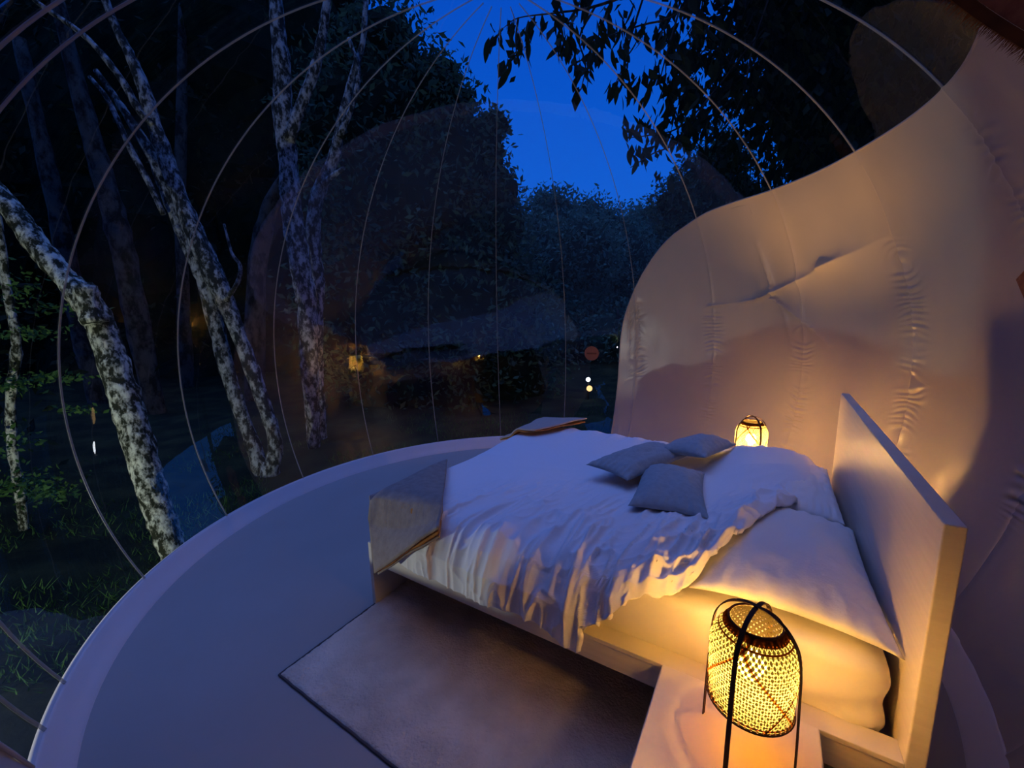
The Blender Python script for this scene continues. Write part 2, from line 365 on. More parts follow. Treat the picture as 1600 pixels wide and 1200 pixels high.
# clear panels and weld strips
wc = struct('wall_left', (CX, CY, 0))
for a, b_ in zip(SE[:-1], SE[1:]):
    nc = max(3, int((b_ - a) * 1.2)); azs = np.linspace(a, b_, nc)
    azs = np.unique(np.concatenate([azs, [q for q, _ in BND if a < q < b_]])); nr = 46
    V = []
    for az in azs:
        lo = thb(az) if AZ0 < az < AZ1 else TH0
        for t in np.linspace(0, 1, nr): V.append(tuple(dome(az, lo + (86.5 - lo) * t)))
    idx = np.arange(len(azs) * nr).reshape(len(azs), nr)
    Fq = np.stack([idx[:-1, :-1], idx[:-1, 1:], idx[1:, 1:], idx[1:, :-1]], -1).reshape(-1, 4)
    npmesh('clear_panel', V, Fq, M['film'], wc, True)
for k, az in enumerate(SE[:-1]):
    lo = thb(az) if AZ0 < az < AZ1 else TH0
    pts = [dome(az, lo + (86 - lo) * t / 60) for t in range(61)]
    pts = [p + (Vector((CX, CY, ZC)) - p).normalized() * .003 for p in pts]
    v, f = tube(pts, .0058, 6, flat=.6); mesh('weld_strip', v, f, M['seam'], wc, True)
v = [dome(a * 10, 86.5) for a in range(36)] + [dome(0, 90)]
mesh('crown_cap', v, [(i, (i + 1) % 36, 36) for i in range(36)], M['film'], wc, True)

# entrance tunnel behind the camera
def tunnel():
    vs = []; prof = [(-.80, -.02), (-.84, .6), (-.84, 1.3), (-.74, 1.75), (-.5, 2.05), (0, 2.2), (.5, 2.05), (.74, 1.75), (.84, 1.3), (.84, .6), (.80, -.02)]
    ys = [.36, -.4, -1.2, -1.9]
    for y in ys:
        for x, z in prof: vs.append((x, y if y < .3 else CY - math.sqrt(max(2.2 ** 2 * (1 - ((z - ZC) / 2.19) ** 2 * .9) - x * x, .1)) - .0, z))
    fs = grid_faces(len(ys), len(prof)); k = len(vs) - len(prof); fs.append(tuple(range(k, k + len(prof))))
    return vs, fs
v, f = tunnel(); o = mesh('wall_back', v, f, M['fabric_wall'], None, True); o['kind'] = 'structure'
vs = [(-.8, -1.9, -.02), (.8, -1.9, -.02), (.8, .62, -.02), (-.8, .62, -.02), (-.8, -1.9, 0), (.8, -1.9, 0), (.8, .62, -.001), (-.8, .62, -.001)]
o = mesh('floor_entrance', vs, [(3, 2, 1, 0), (4, 5, 6, 7), (0, 1, 5, 4), (1, 2, 6, 5), (2, 3, 7, 6), (3, 0, 4, 7)], M['floor']); o['kind'] = 'structure'

# ================================================================== BED
WD, TT, LB, FT = 1.7225, .0395, 2.0861, .0251
bed = thing('bed_frame', 'white low wooden double bed frame with tall plain headboard', 'bed', bp(1.04, .86, 0))
bedbox('headboard', 0, TT, 0, WD, .0, 1.0, M['white_wood'], bed)
bedbox('footboard', LB - FT, LB, 0, WD, 0, .355, M['white_wood'], bed)
for w0, w1 in ((.006, .07), (WD - .07, WD - .006)):
    r = bedbox('side_rail', TT, LB - FT, w0, w1, .2375, .326, M['white_wood'], bed, .003)
for w0, w1 in ((0, .074), (WD - .074, WD)):
    bedbox('rail_cap', TT, LB - FT, w0, w1, .3262, .344, M['white_wood'], bed, .003)
bedbox('mid_beam', TT, LB - FT, WD / 2 - .03, WD / 2 + .03, .22, .29, M['white_wood'], bed, .003)
for i in range(14):
    l = .12 + i * .138
    bedbox('slat', l, l + .07, .071, WD - .071, .292, .308, M['white_wood'], bed, 0)

# mattress: rounded box with a gathered fitted sheet
def soft_box(name, l0, l1, w0, w1, z0, z1, r, mat_, parent=None, nl=90, nw=70, nz=14, dis=None):
    import bmesh
    def corner(l, w_, z):
        cl = min(max(l, l0 + r), l1 - r); cw = min(max(w_, w0 + r), w1 - r); cz = min(max(z, z0 + r * .5), z1 - r)
        d = Vector((l - cl, w_ - cw, (z - cz) * (1 if z > cz else 2)))
        if d.length > 1e-9 and (d.length > r or True):
            m_ = max(abs(d.x), abs(d.y), abs(d.z)); d = d * (m_ / d.length)
            l, w_, z = cl + d.x, cw + d.y, cz + d.z / (1 if z > cz else 2)
        return l, w_, z
    bm = bmesh.new(); bmesh.ops.create_cube(bm, size=1)
    bmesh.ops.scale(bm, vec=(l1 - l0, w1 - w0, z1 - z0), verts=bm.verts); bmesh.ops.translate(bm, vec=((l0 + l1) / 2, (w0 + w1) / 2, (z0 + z1) / 2), verts=bm.verts)
    bmesh.ops.subdivide_edges(bm, edges=bm.edges[:], cuts=48, use_grid_fill=True)
    P = []
    for v in bm.verts:
        l, w_, z = corner(*v.co); 
        if dis: l, w_, z = dis(l, w_, z)
        q = bp(l, w_, z)
        v.co = q - (parent.location if parent else Vector((0, 0, 0)))
    bmesh.ops.reverse_faces(bm, faces=bm.faces)
    me = bpy.data.meshes.new(name); bm.to_mesh(me); bm.free()
    me.polygons.foreach_set('use_smooth', [True] * len(me.polygons))
    return link(name, me, mat_, parent)
def mat_dis(l, w_, z):
    n1 = float(vnoise(np.array(l * 9 + z * 3), np.array(z * 14 + w_ * 2), 12)); side = 1 - min(1, max(0, (w_ - .084) / .06))
    head = 1 - min(1, max(0, (l - .07) / .10))
    w_ += .006 * n1 * side; z += .004 * n1
    # gathers at the head corner of the sheet
    g_ = max(0, 1 - math.hypot((l - .10) / .35, (z - .36) / .14)) * side
    w_ += -.012 * g_ * (.5 + .5 * math.sin(40 * (l * .8 + z * 1.6))) ; l += .006 * head * math.sin(z * 50)
    return l, w_, z
mattress = soft_box('mattress', .062, 2.05, .076, WD - .076, .309, .545, .05, M['sheet'], None, dis=mat_dis)
tag(mattress, 'thick mattress in a fitted white sheet lying on the bed frame', 'mattress')

# pillows and cushions: pinched-corner pads in bed coordinates
def pad(name, c, a, b_, hgt, rot, tilt, label, cat, mat_, group=None, seed=1, sag=.1, n=44, pts_=None, flange=0, arch=0):
    """c = centre (l, w, z); a, b_ = half sizes; rot in the bed plane; tilt = (about a axis, about b axis)"""
    L_ = bp(*c); ux = (Lv * math.cos(rot) + Wv * math.sin(rot)); uy = (-Lv * math.sin(rot) + Wv * math.cos(rot)); uz = Vector((0, 0, 1))
    R1 = Matrix.Rotation(tilt[0], 3, ux); uy, uz = R1 @ uy, R1 @ uz
    R2 = Matrix.Rotation(tilt[1], 3, uy); ux, uz = R2 @ ux, R2 @ uz
    g_ = np.linspace(-1, 1, n); U, V = np.meshgrid(g_, g_, indexing='ij')
    U = np.sin(U * math.pi / 2) * .35 + U * .65; V = np.sin(V * math.pi / 2) * .35 + V * .65
    prof_ = np.clip((1 - np.abs(U) ** 2.6) * (1 - np.abs(V) ** 2.6), 0, 1) ** .55
    pinch = 1 - sag * (1 - np.abs(V) ** 2) ; pinch2 = 1 - sag * (1 - np.abs(U) ** 2)
    x = U * a * pinch; y = V * b_ * pinch2
    wr = .010 * vnoise(U * 2.2 + seed, V * 2.2, seed) + .008 * (1 - np.abs(vnoise(U * 3 + V * 2, V * 1.5 - U, seed + 3))) + .003 * vnoise(U * 9, V * 9, seed + 1)
    rim = np.maximum(np.abs(U), np.abs(V)); wr2 = wr * prof_ + .004 * np.sin(26 * (U * (np.abs(V) > np.abs(U)) + V * (np.abs(U) >= np.abs(V))) + seed) * sstep(.6, .9, rim) * (1 - sstep(.93, 1, rim))
    zt = hgt * prof_ + wr2; zb = -hgt * .55 * prof_ + arch * 0
    bend = arch * (U ** 2)
    top = [L_ + ux * float(x[i, j]) + uy * float(y[i, j]) + uz * float(zt[i, j] - bend[i, j]) for i in range(n) for j in range(n)]
    bot = [L_ + ux * float(x[i, j]) + uy * float(y[i, j]) + uz * float(zb[i, j] - bend[i, j]) for i in range(n) for j in range(n)]
    N = n * n; fs = [(q[3], q[2], q[1], q[0]) for q in grid_faces(n, n)]
    fs += [tuple(N + k for k in q) for q in grid_faces(n, n)]
    o = mesh(name, [p - L_ for p in top + bot], fs, mat_, None, True); o.location = L_
    w_ = o.modifiers.new('weld', 'WELD'); w_.merge_threshold = .0006
    return tag(o, label, cat, group)

# ---- duvet as a draped sheet
head_pts = [(-.08, .905), (-.05, .895), (-.03, .80), (.0, .70), (.03, .635), (.06, .59), (.12, .55), (.25, .495), (.40, .43), (.6, .362), (.75, .30), (.88, .252), (.97, .245), (1.06, .25), (1.13, .20), (1.22, .145), (1.5, .128), (1.72, .13), (1.8, .14)]
def head_l(w_): return np.interp(w_, [a for a, _ in head_pts], [b_ for _, b_ in head_pts])
def foot_l(w_): return np.interp(w_, [-.08, .0, .1, .5, .8, 1.2, 1.5, 1.8], [2.07, 2.10, 2.115, 2.115, 2.11, 2.11, 2.09, 2.07])
def duvet_top(l, w_):
    z = .578 + 0 * l
    z = z + .085 * np.exp(-(((l - .36) / .21) ** 4 + ((w_ - 1.40) / .31) ** 4))       # pillow under the far half
    z = z + .098 * np.exp(-(((l - .27) / .27) ** 4 + ((w_ - .52) / .44) ** 4))        # edge riding up on the near pillow
    z = z + .020 * np.exp(-(((l - .75) / .35) ** 2 + ((w_ - .45) / .35) ** 2))
    z = z + .012 * vnoise(l * 2.3, w_ * 2.3, 21)
    return z
def folds(l, w_):
    near = 1 - sstep(.15, .95, w_ + .35 * np.maximum(0, l - 1.2)); far = sstep(1.35, 1.7, w_); calm = .10
    wx = l + .10 * np.maximum(w_, 0) ** 1.2 + .05 * vnoise(l * 3, w_ * 2.5, 31)
    r1 = 1 - np.abs(vnoise(wx * 13, w_ * 1.9 + 3, 32)); r2 = 1 - np.abs(vnoise(wx * 27, w_ * 4.2, 33)); r3 = vnoise(wx * 7, w_ * 1.4, 34)
    r6 = 1 - np.abs(vnoise(wx * 19 + 2.5 * w_, w_ * 9 - l * 3, 39)); d = head_l(w_); dh = l - d
    hd = np.exp(-(dh / .28) ** 2) * (1 - sstep(1.0, 1.25, w_)) * sstep(-.02, .12, w_)
    r4 = 1 - np.abs(vnoise(dh * 17 + .8 * vnoise(l * 5, w_ * 5, 35), (w_) * 3.0, 36))
    r5 = 1 - np.abs(vnoise((l * .6 + w_ * .8) * 22, (w_ * .6 - l * .8) * 5, 37))
    a = .027 * near * (1 - .8 * sstep(1.55, 1.8, l)) * (r1 ** 2 * .95 + .75 * r2 ** 3 + .45 * r6 ** 3 + .4 * r3) + .013 * far * (r1 ** 2 + .4 * r2)
    a = a + hd * (.026 * r4 ** 2 + .016 * r5 ** 2 + .010 * r6 ** 3)
    a = a + calm * .03 * (1 - np.abs(vnoise((l * .35 + w_ * .9) * 5, (l * .9 - w_ * .35) * 2, 38))) ** 3
    return a
NU, NV = 420, 330
s = np.linspace(0, 1, NU)[:, None]; t = np.linspace(0, 1, NV)[None, :]
# across the bed: near drop 0..0.12, top, far drop
drop_n, drop_f = .235, .10; r_ = .065
tot = drop_n + (WD + .02) + drop_f; sp = s * tot
def cross(sp):
    q = sp - drop_n
    wn = np.where(q < 0, 0, q); w_ = np.clip(q, 0, WD + .02) - .01
    zd = np.where(q < 0, q, np.where(q > WD + .02, -(q - WD - .02), 0))
    return w_, zd
W0, ZD = cross(sp); W0 = W0 + 0 * t; ZD = ZD + 0 * t
# round the shoulder
def shoulder(w_, zd):
    k = np.clip(1 - (w_ + .01) / .09, 0, 1); k2 = np.clip(1 - (WD + .01 - w_) / .09, 0, 1)
    return -.035 * (k ** 2.2) - .035 * (k2 ** 2.2)
bulge_n = np.where(ZD < 0, 1, 0)
hemw = -.05 * np.clip(-ZD / .1, 0, 1) ** .7 * (W0 < .5) + .05 * np.clip(-ZD / .1, 0, 1) ** .7 * (W0 > .5)
Wp = W0 + hemw
lh = head_l(np.where(W0 < .5, np.where(ZD < 0, -.01 + ZD * .30, W0), W0)); lf = foot_l(W0)
Lp = lf + (lh - lf) * t
# foot drop
fd = np.clip((Lp - 1.99) / .12, 0, 1)
zf = -.16 * fd ** 2
edge = np.clip(1 - (Lp - lh) / .05, 0, 1)                    # rolled head hem
Zp = duvet_top(Lp, W0) + shoulder(W0, ZD) + zf - .030 * edge ** 2 * (ZD == 0)
hem_amt = np.clip(1.0 + 0 * Lp, 0, 1)
Fo = folds(Lp, np.where(ZD < 0, ZD * .9, W0)); 
keep_drop = np.where((W0 < .5) & (Lp > 1.0), .95 + .03 * vnoise(Lp * 6, Lp * 0, 41), 1.0)
side_n = (W0 < .5) & (ZD < 0)
Zp = Zp + ZD * np.where(side_n, keep_drop, 1) + np.where(ZD == 0, Fo, Fo * .25); fr_d = np.clip(-ZD / drop_n, 0, 1)
Lp = np.where(side_n & (Lp > 1.95), 1.95 + (Lp - 1.95) * .55, Lp); Wp = Wp - np.where(side_n, Fo * .55 - .006, 0) + np.where((ZD < 0) & ~side_n, .01, 0)
lo_z = np.where(side_n & (Lp > .88), .31 + .045 * sstep(.9, 1.08, Lp) + .008 * vnoise(Lp * 9, Lp * 0, 43), .30)
Zp = np.where(side_n, (.543 + zf + Fo * .5) * (1 - fr_d) + lo_z * fr_d, np.maximum(Zp, .30))
tuck = sstep(1.72, 1.92, Lp) * (W0 < .25); Wp = Wp + .034 * tuck * np.where(ZD < 0, 1, np.clip(1 - W0 / .12, 0, 1)); Zp = Zp - .02 * tuck * np.clip(1 - W0 / .25, 0, 1) * (ZD == 0)
V = np.stack([BX + Lp * Lv.x + Wp * Wv.x, BY + Lp * Lv.y + Wp * Wv.y, Zp], -1).reshape(-1, 3)
idx = np.arange(NU * NV).reshape(NU, NV)
Fq = np.stack([idx[:-1, :-1], idx[:-1, 1:], idx[1:, 1:], idx[1:, :-1]], -1).reshape(-1, 4)
duvet = npmesh('duvet', V, Fq, M['linen'], None, True)
so_ = duvet.modifiers.new('thickness', 'SOLIDIFY'); so_.thickness = .022; so_.offset = -1
tag(duvet, 'rumpled white duvet spread over the bed, its head end folded aside', 'duvet')

# visible pillows
pad('pillow', (.308, .50, .585), .265, .41, .078, math.radians(0), (math.radians(2), math.radians(2)),
    'white pillow on the near side of the bed, beside the folded duvet edge', 'pillow', M['pillow'], seed=3, sag=.05, arch=.02)
pad('pillow', (.20, 1.22, .585), .12, .36, .05, 0, (0, math.radians(4)),
    'white pillow half hidden by the duvet against the far half of the headboard', 'pillow', M['pillow'], seed=9, sag=.05)
# loose cushions
pad('cushion', (.775, .80, .620), .165, .31, .070, math.radians(-9), (math.radians(3), math.radians(1)),
    'grey-blue linen cushion nearest the camera, lying flat on the duvet', 'cushion', M['cushion'], 'grey cushions on the duvet', seed=5, sag=.10)
pad('cushion', (.99, 1.07, .645), .13, .35, .065, math.radians(16), (math.radians(3), math.radians(4)),
    'grey cushion at the left of the three, nearest the foot of the bed', 'cushion', M['cushion'], 'grey cushions on the duvet', seed=6, sag=.10)
pad('cushion', (.735, 1.40, .66), .14, .25, .065, math.radians(14), (math.radians(5), math.radians(-4)),
    'grey cushion at the back of the three, closest to the far lamp', 'cushion', M['cushion'], 'grey cushions on the duvet', seed=8, sag=.12)

# ---- blankets
def sheet_patch(name, corners, mat_, n, zlift, layers, label, cat, gap=.014, thick=.010, mid=None):
    root = thing(name, label, cat, Vector(bp(*corners[0])))
    for k in range(layers):
        P = []
        for i in range(n):
            for j in range(n):
                u, v_ = i / (n - 1), j / (n - 1); sh = k * .012
                u_, vv = sh + u * (1 - 2 * sh), v_ * (1 - sh * 1.5)
                c = [sum(wt * q[d] for wt, q in zip(((1 - u_) * (1 - vv), u_ * (1 - vv), u_ * vv, (1 - u_) * vv), corners)) for d in range(3)]
                if mid: 
                    m4 = 16 * u_ * (1 - u_) * vv * (1 - vv); e4 = 4 * u_ * (1 - u_)
                    c = [c[d] + mid[d] * m4 for d in range(3)]
                zz = zlift(c[0], c[1], c[2]) + (layers - k) * gap * (1 + 1.3 * u * v_ * v_) + .006 * float(vnoise(np.array(u * 4.), np.array(v_ * 4.), 50 + k))
                P.append(bp(c[0], c[1] - (layers - k) * .006 * (c[1] < 0), zz))
        o = mesh('blanket_layer', P, grid_faces(n, n), mat_ if k != 1 else M['blanket_in'], root, True)
        m_ = o.modifiers.new('thickness', 'SOLIDIFY'); m_.thickness = thick; m_.offset = 0
    return root
def near_lift(l, w_, z):
    if w_ >= 0 and l < 2.06: return max(z, float(duvet_top(np.array(l), np.array(w_))) + .012 - .03 * max(0, 1 - w_ / .09) ** 2 - (.12 * max(0, (l - 1.99) / .12) ** 2))
    return z
sheet_patch('folded_blanket', [(2.10, .045, .545), (2.02, .565, .545), (1.50, -.075, .545), (1.885, -.105, .275)], M['blanket'], 34, near_lift, 3,
            'folded grey blanket draped over the near foot corner of the bed', 'blanket', mid=(.01, -.02, .035))
sheet_patch('folded_blanket', [(2.13, 1.30, .52), (2.08, 1.76, .50), (1.60, 1.76, .56), (1.86, 1.36, .60)], M['blanket_far'], 22,
            lambda l, w_, z: max(z, .60 - .14 * max(0, (l - 1.97) / .12) ** 2), 2, 'folded beige blanket lying on the far foot corner of the bed', 'blanket')

# ================================================================== RUG
rl0, rl1, rw0, rw1 = .10, 2.07, -.503, 1.15
nl, nw = 260, 210
ls = np.linspace(rl0, rl1, nl)[:, None]; ws = np.linspace(rw0, rw1, nw)[None, :]
Lr = ls + 0 * ws; Wr = ws + 0 * ls
ed = np.minimum(np.minimum(Lr - rl0, rl1 - Lr), np.minimum(Wr - rw0, rw1 - Wr))
Zr = .002 + .012 * np.clip(ed / .012, 0, 1) ** .5 + .0022 * vnoise(Lr * 70, Wr * 70, 61) + .0020 * vnoise(Lr * 140, Wr * 140, 62) + .002 * vnoise(Lr * 9, Wr * 9, 63)
Zr = np.maximum(Zr, .002)
V = np.stack([BX + Lr * Lv.x + Wr * Wv.x, BY + Lr * Lv.y + Wr * Wv.y, Zr], -1).reshape(-1, 3)
idx = np.arange(nl * nw).reshape(nl, nw)
Fq = np.stack([idx[:-1, :-1], idx[:-1, 1:], idx[1:, 1:], idx[1:, :-1]], -1).reshape(-1, 4)
rug = thing('rug', 'beige short-pile rug lying on the grey floor under the bed', 'rug', bp(rl0, rw0, 0))
npmesh('pile', V, Fq, M['rug'], rug, True)
loop = [bp(rl0, rw0, .006), bp(rl1, rw0, .006), bp(rl1, rw1, .006), bp(rl0, rw1, .006), bp(rl0, rw0, .006)]
dl = []
for a, b_ in zip(loop[:-1], loop[1:]):
    for k in range(60):
        p = a.lerp(b_, k / 60); dl.append(p + Vector((random.uniform(-.0012, .0012), random.uniform(-.0012, .0012), 0)))
dl.append(loop[0])
v, f = tube(dl, .0052, 6, cap=False); mesh('dark_binding', v, f, M['rug_edge'], rug, True)

# ================================================================== NIGHTSTANDS
def nightstand(l0, l1, w0, w1, z0, label, feet):
    t_ = thing('nightstand', label, 'nightstand', bp((l0 + l1) / 2, (w0 + w1) / 2, z0), 'nightstands beside the bed')
    top = .36
    o = bedbox('tabletop', l0, l1, w0, w1, top - .022, top, M['white_wood'], t_, .006)
    s_ = .018
    bedbox('side_panel', l0 + .004, l0 + .004 + s_, w0 + .012, w1 - .004, z0, top - .0225, M['white_wood'], t_)
    bedbox('side_panel', l1 - .004 - s_, l1 - .004, w0 + .012, w1 - .004, z0, top - .0225, M['white_wood'], t_)
    bedbox('back_panel', l0 + .0225, l1 - .0225, w1 - .016, w1 - .006, z0 + .01, top - .023, M['white_wood'], t_, .001)
    bedbox('shelf', l0 + .0225, l1 - .0225, w0 + .02, w1 - .017, .05, .066, M['white_wood'], t_, .001)
    d_ = bedbox('drawer_front', l0 + .024, l1 - .024, w0 + .008, w0 + .024, .205, top - .026, M['white_wood'], t_, .003)
    return t_
nightstand(.215, .628, -.40, -.012, .0145, 'pale wooden nightstand against the near side of the bed by the large lamp', None)
nightstand(.24, .65, WD + .03, WD + .42, .0, 'pale wooden nightstand hidden behind the bed under the far lamp', None)

# ================================================================== LAMPS
def lamp(lc, wc_, z0, rot, label, glow='bulb'):
    o0 = bp(lc, wc_, z0)
    t_ = thing('table_lamp', label, 'lamp', o0, 'woven bamboo lamps on the nightstands')
    RS, H0, H1 = .1000, .142, .366
    def prof_(t):   # t 0 bottom .. 1 top
        z = H0 + (H1 - H0) * t
        r = RS * (1 - .03 * (1 - t)) if t < .62 else RS * (1 - .42 * ((t - .62) / .38) ** 2.1)
        return r * (.97 + .03 * math.sin(math.pi * t)), z
    # two families of slanting strips make the open weave
    NS = 46
    for fam in (1, -1):
        V, Fc = [], []
        for k in range(NS):
            a0 = 2 * math.pi * k / NS; n = 26; hw = .0042
            red = False
            for i in range(n):
                t = i / (n - 1); r, z = prof_(t); a = a0 + fam * t * 1.75
                r += .0009 * fam * (1 if (i + k) % 2 else -1)
                da = hw / r
                V.append((r * math.cos(a - da) , r * math.sin(a - da), z)); V.append((r * math.cos(a + da), r * math.sin(a + da), z))
            b0 = k * n * 2
            for i in range(n - 1): Fc.append((b0 + 2 * i, b0 + 2 * i + 1, b0 + 2 * i + 3, b0 + 2 * i + 2))
        me = bpy.data.meshes.new('woven_strips'); me.from_pydata(V, [], Fc); me.update()
        o = link('woven_strips', me, M['weave'], t_); o['kind'] = 'stuff'
    # darker red-brown strips laid over the weave
    for k, (a0, fam, t0, t1) in enumerate([(.3, 1, 0, 1), (2.4, 1, 0, 1), (4.5, 1, 0, 1), (1.2, -1, 0, 1), (3.3, -1, 0, 1), (5.4, -1, 0, 1)]):
        V = []
        for i in range(26):
            t = t0 + (t1 - t0) * i / 25; r, z = prof_(t); r += .0028; a = a0 + fam * t * 1.75; da = .0032 / r
            V += [(r * math.cos(a - da), r * math.sin(a - da), z), (r * math.cos(a + da), r * math.sin(a + da), z)]
        me = bpy.data.meshes.new('dark_strip'); me.from_pydata(V, [], [(2 * i, 2 * i + 1, 2 * i + 3, 2 * i + 2) for i in range(25)]); me.update()
        link('dark_strip', me, M['weave_red'], t_)
    # red-brown woven collars at top, fading bands at the bottom
    def collar(ta, tb, mt, nm, step=2):
        V, Fc = [], []; n = 72
        for i in range(n):
            for t in (ta, tb):
                r, z = prof_(t); r += .0022; a = 2 * math.pi * i / n; V.append((r * math.cos(a), r * math.sin(a), z))
        for i in range(n): Fc.append((2 * i, 2 * ((i + 1) % n), 2 * ((i + 1) % n) + 1, 2 * i + 1))
        me = bpy.data.meshes.new(nm); me.from_pydata(V, [], Fc); me.update(); link(nm, me, mt, t_)
    collar(.93, 1.0, M['weave_red'], 'red_collar'); collar(.875, .892, M['weave_red'], 'red_collar'); collar(.03, .05, M['weave_red'], 'red_collar')
    def ring(t, rad, nm, extra=.003):
        r, z = prof_(t); pts = [Vector(((r + extra) * math.cos(a * math.pi / 24), (r + extra) * math.sin(a * math.pi / 24), z)) for a in range(49)]
        v, f = tube(pts, rad, 6, cap=False); me = bpy.data.meshes.new(nm); me.from_pydata([tuple(p) for p in v], [], f); me.update(); link(nm, me, M['strip'], t_)
    ring(0, .0035, 'bottom_ring'); ring(1, .003, 'top_ring')
    # bent carrying strips that form the legs
    for q, a in enumerate((rot, rot + math.pi / 2)):
        ax = Vector((math.cos(a), math.sin(a), 0)); lift = .004 * q
        path = [(-.112, .0), (-.110, .10), (-.107, .2), (-.104, .28), (-.095, .335), (-.07, .375), (-.035, .397), (0, .402), (.035, .397), (.07, .375), (.095, .335), (.104, .28), (.107, .2), (.110, .10), (.112, .0)]
        cs = catmull([(x, z + (lift if z > .3 else 0)) for x, z in path], 5)
        sd = Vector((-ax.y, ax.x, 0)); V = []
        for i, (x, z) in enumerate(cs):
            a_, b_ = cs[max(i - 1, 0)], cs[min(i + 1, len(cs) - 1)]; tx_, tz_ = b_[0] - a_[0], b_[1] - a_[1]; ln = math.hypot(tx_, tz_); nx, nz = -tz_ / ln, tx_ / ln
            for hw, hn in ((-.0055, -.0014), (.0055, -.0014), (.0055, .0014), (-.0055, .0014)):
                V.append(tuple(ax * (x + nx * hn) + sd * hw + Vector((0, 0, z + nz * hn))))
        Fc = []
        for i in range(len(cs) - 1):
            for k in range(4): Fc.append((4 * i + k, 4 * i + (k + 1) % 4, 4 * i + 4 + (k + 1) % 4, 4 * i + 4 + k))
        Fc += [(3, 2, 1, 0), tuple(4 * (len(cs) - 1) + k for k in range(4))]
        me = bpy.data.meshes.new('bent_leg_strip'); me.from_pydata(V, [], Fc); me.update(); link('bent_leg_strip', me, M['strip'], t_)
    # bulb, socket and cross wire; disc added below dims light on the table
    vs, fs = [], []; n1, n2 = 20, 12
    for i in range(n1):
        for j in range(n2):
            ph = math.pi * j / (n2 - 1); a = 2 * math.pi * i / n1; r = .031 * math.sin(ph) + .0001
            vs.append((r * math.cos(a), r * math.sin(a), .240 + .034 * math.cos(ph) * (1.15 if ph < math.pi / 2 else 1)))
    me = bpy.data.meshes.new('bulb'); me.from_pydata(vs, [], [q[::-1] for q in grid_faces(n1, n2, True)]); me.update(); link('bulb', me, M[glow], t_)
    v, f = tube([Vector((0, 0, .150)), Vector((0, 0, .204))], .016, 12); me = bpy.data.meshes.new('socket'); me.from_pydata([tuple(p) for p in v], [], f); me.update(); sock_me = me
    v = [Vector((.088 * math.cos(k * math.pi / 16), .088 * math.sin(k * math.pi / 16), .148)) for k in range(32)]; f = [tuple(range(32))]; me = bpy.data.meshes.new('added_light_baffle'); me.from_pydata([tuple(p) for p in v], [], f); me.update(); plate_ = link('added_light_baffle', me, M['plate'], t_)
    link('socket', sock_me, M['black'], plate_)
    v, f = tube([Vector((-.094, 0, .1435)), Vector((0, 0, .1435)), Vector((.094, 0, .1435))], .002, 5)
    me = bpy.data.meshes.new('cross_wire'); me.from_pydata([tuple(p) for p in v], [], f); me.update(); link('cross_wire', me, M['black'], t_)
    return t_
def leg_rot(dl_, dw_): v = Lv * dl_ + Wv * dw_; return math.atan2(v.y, v.x)
lamp(.385, -.165, .3605, leg_rot(.04, -.11), 'lit woven bamboo lamp nearest the camera, on the near nightstand')
lamp(.472, 1.94, .3605, leg_rot(.09, -.06), 'lit woven bamboo lamp beyond the bed, against the white wall', 'bulb_far')

# ================================================================== SMALL THINGS IN THE ROOM
# wooden frame of the entrance with a bristle draught strip, top right
p0, p1 = at(1400, -66, .78), at(1735, 156, .60); ax = (p1 - p0).normalized(); up_ = (p0 + p1) * .5 - Vector((0, 0, CAM_H)); vdir = up_.normalized()
sd = ax.cross(vdir).normalized()
if sd.dot(at(1640, -40, .7) - at(1540, 40, .7)) < 0: sd = -sd
fr_ = thing('entrance_beam', 'brown wooden entrance beam with a bristle strip along its edge, at the top right corner', 'beam', (p0 + p1) / 2)
def prism(name, q0, q1, a0, a1, d0, d1, mt, bend=.0):
    vs = []; n = 14
    for i in range(n + 1):
        t = i / n; c = q0.lerp(q1, t) - sd * bend * 4 * t * (1 - t)
        vs += [c + sd * a0 + vdir * d0, c + sd * a1 + vdir * d0, c + sd * a1 + vdir * d1, c + sd * a0 + vdir * d1]
    fs = [(4 * i + k, 4 * i + (k + 1) % 4, 4 * i + 4 + (k + 1) % 4, 4 * i + 4 + k) for i in range(n) for k in range(4)] + [(3, 2, 1, 0), tuple(4 * n + k for k in range(4))]
    return mesh(name, vs, fs, mt, fr_)
prism('board', p0, p1, .020, .16, 0, .035, M['brown'], .012)
prism('edge_rail', p0, p1, .006, .0195, -.004, .03, M['strip'], .012)
V, Fc = [], []
for i in range(260):
    t = i / 259; c = p0.lerp(p1, t) - sd * .012 * 4 * t * (1 - t); q = c + sd * .006; ln = random.uniform(.010, .017); tip_ = q - sd * ln + ax * random.uniform(-.004, .006) + vdir * random.uniform(-.003, .003); b0 = len(V)
    V += [q - ax * .0008, q + ax * .0008, tip_]; Fc.append((b0, b0 + 1, b0 + 2))
o = mesh('bristles', V, Fc, M['fibre'], fr_); o['kind'] = 'stuff'
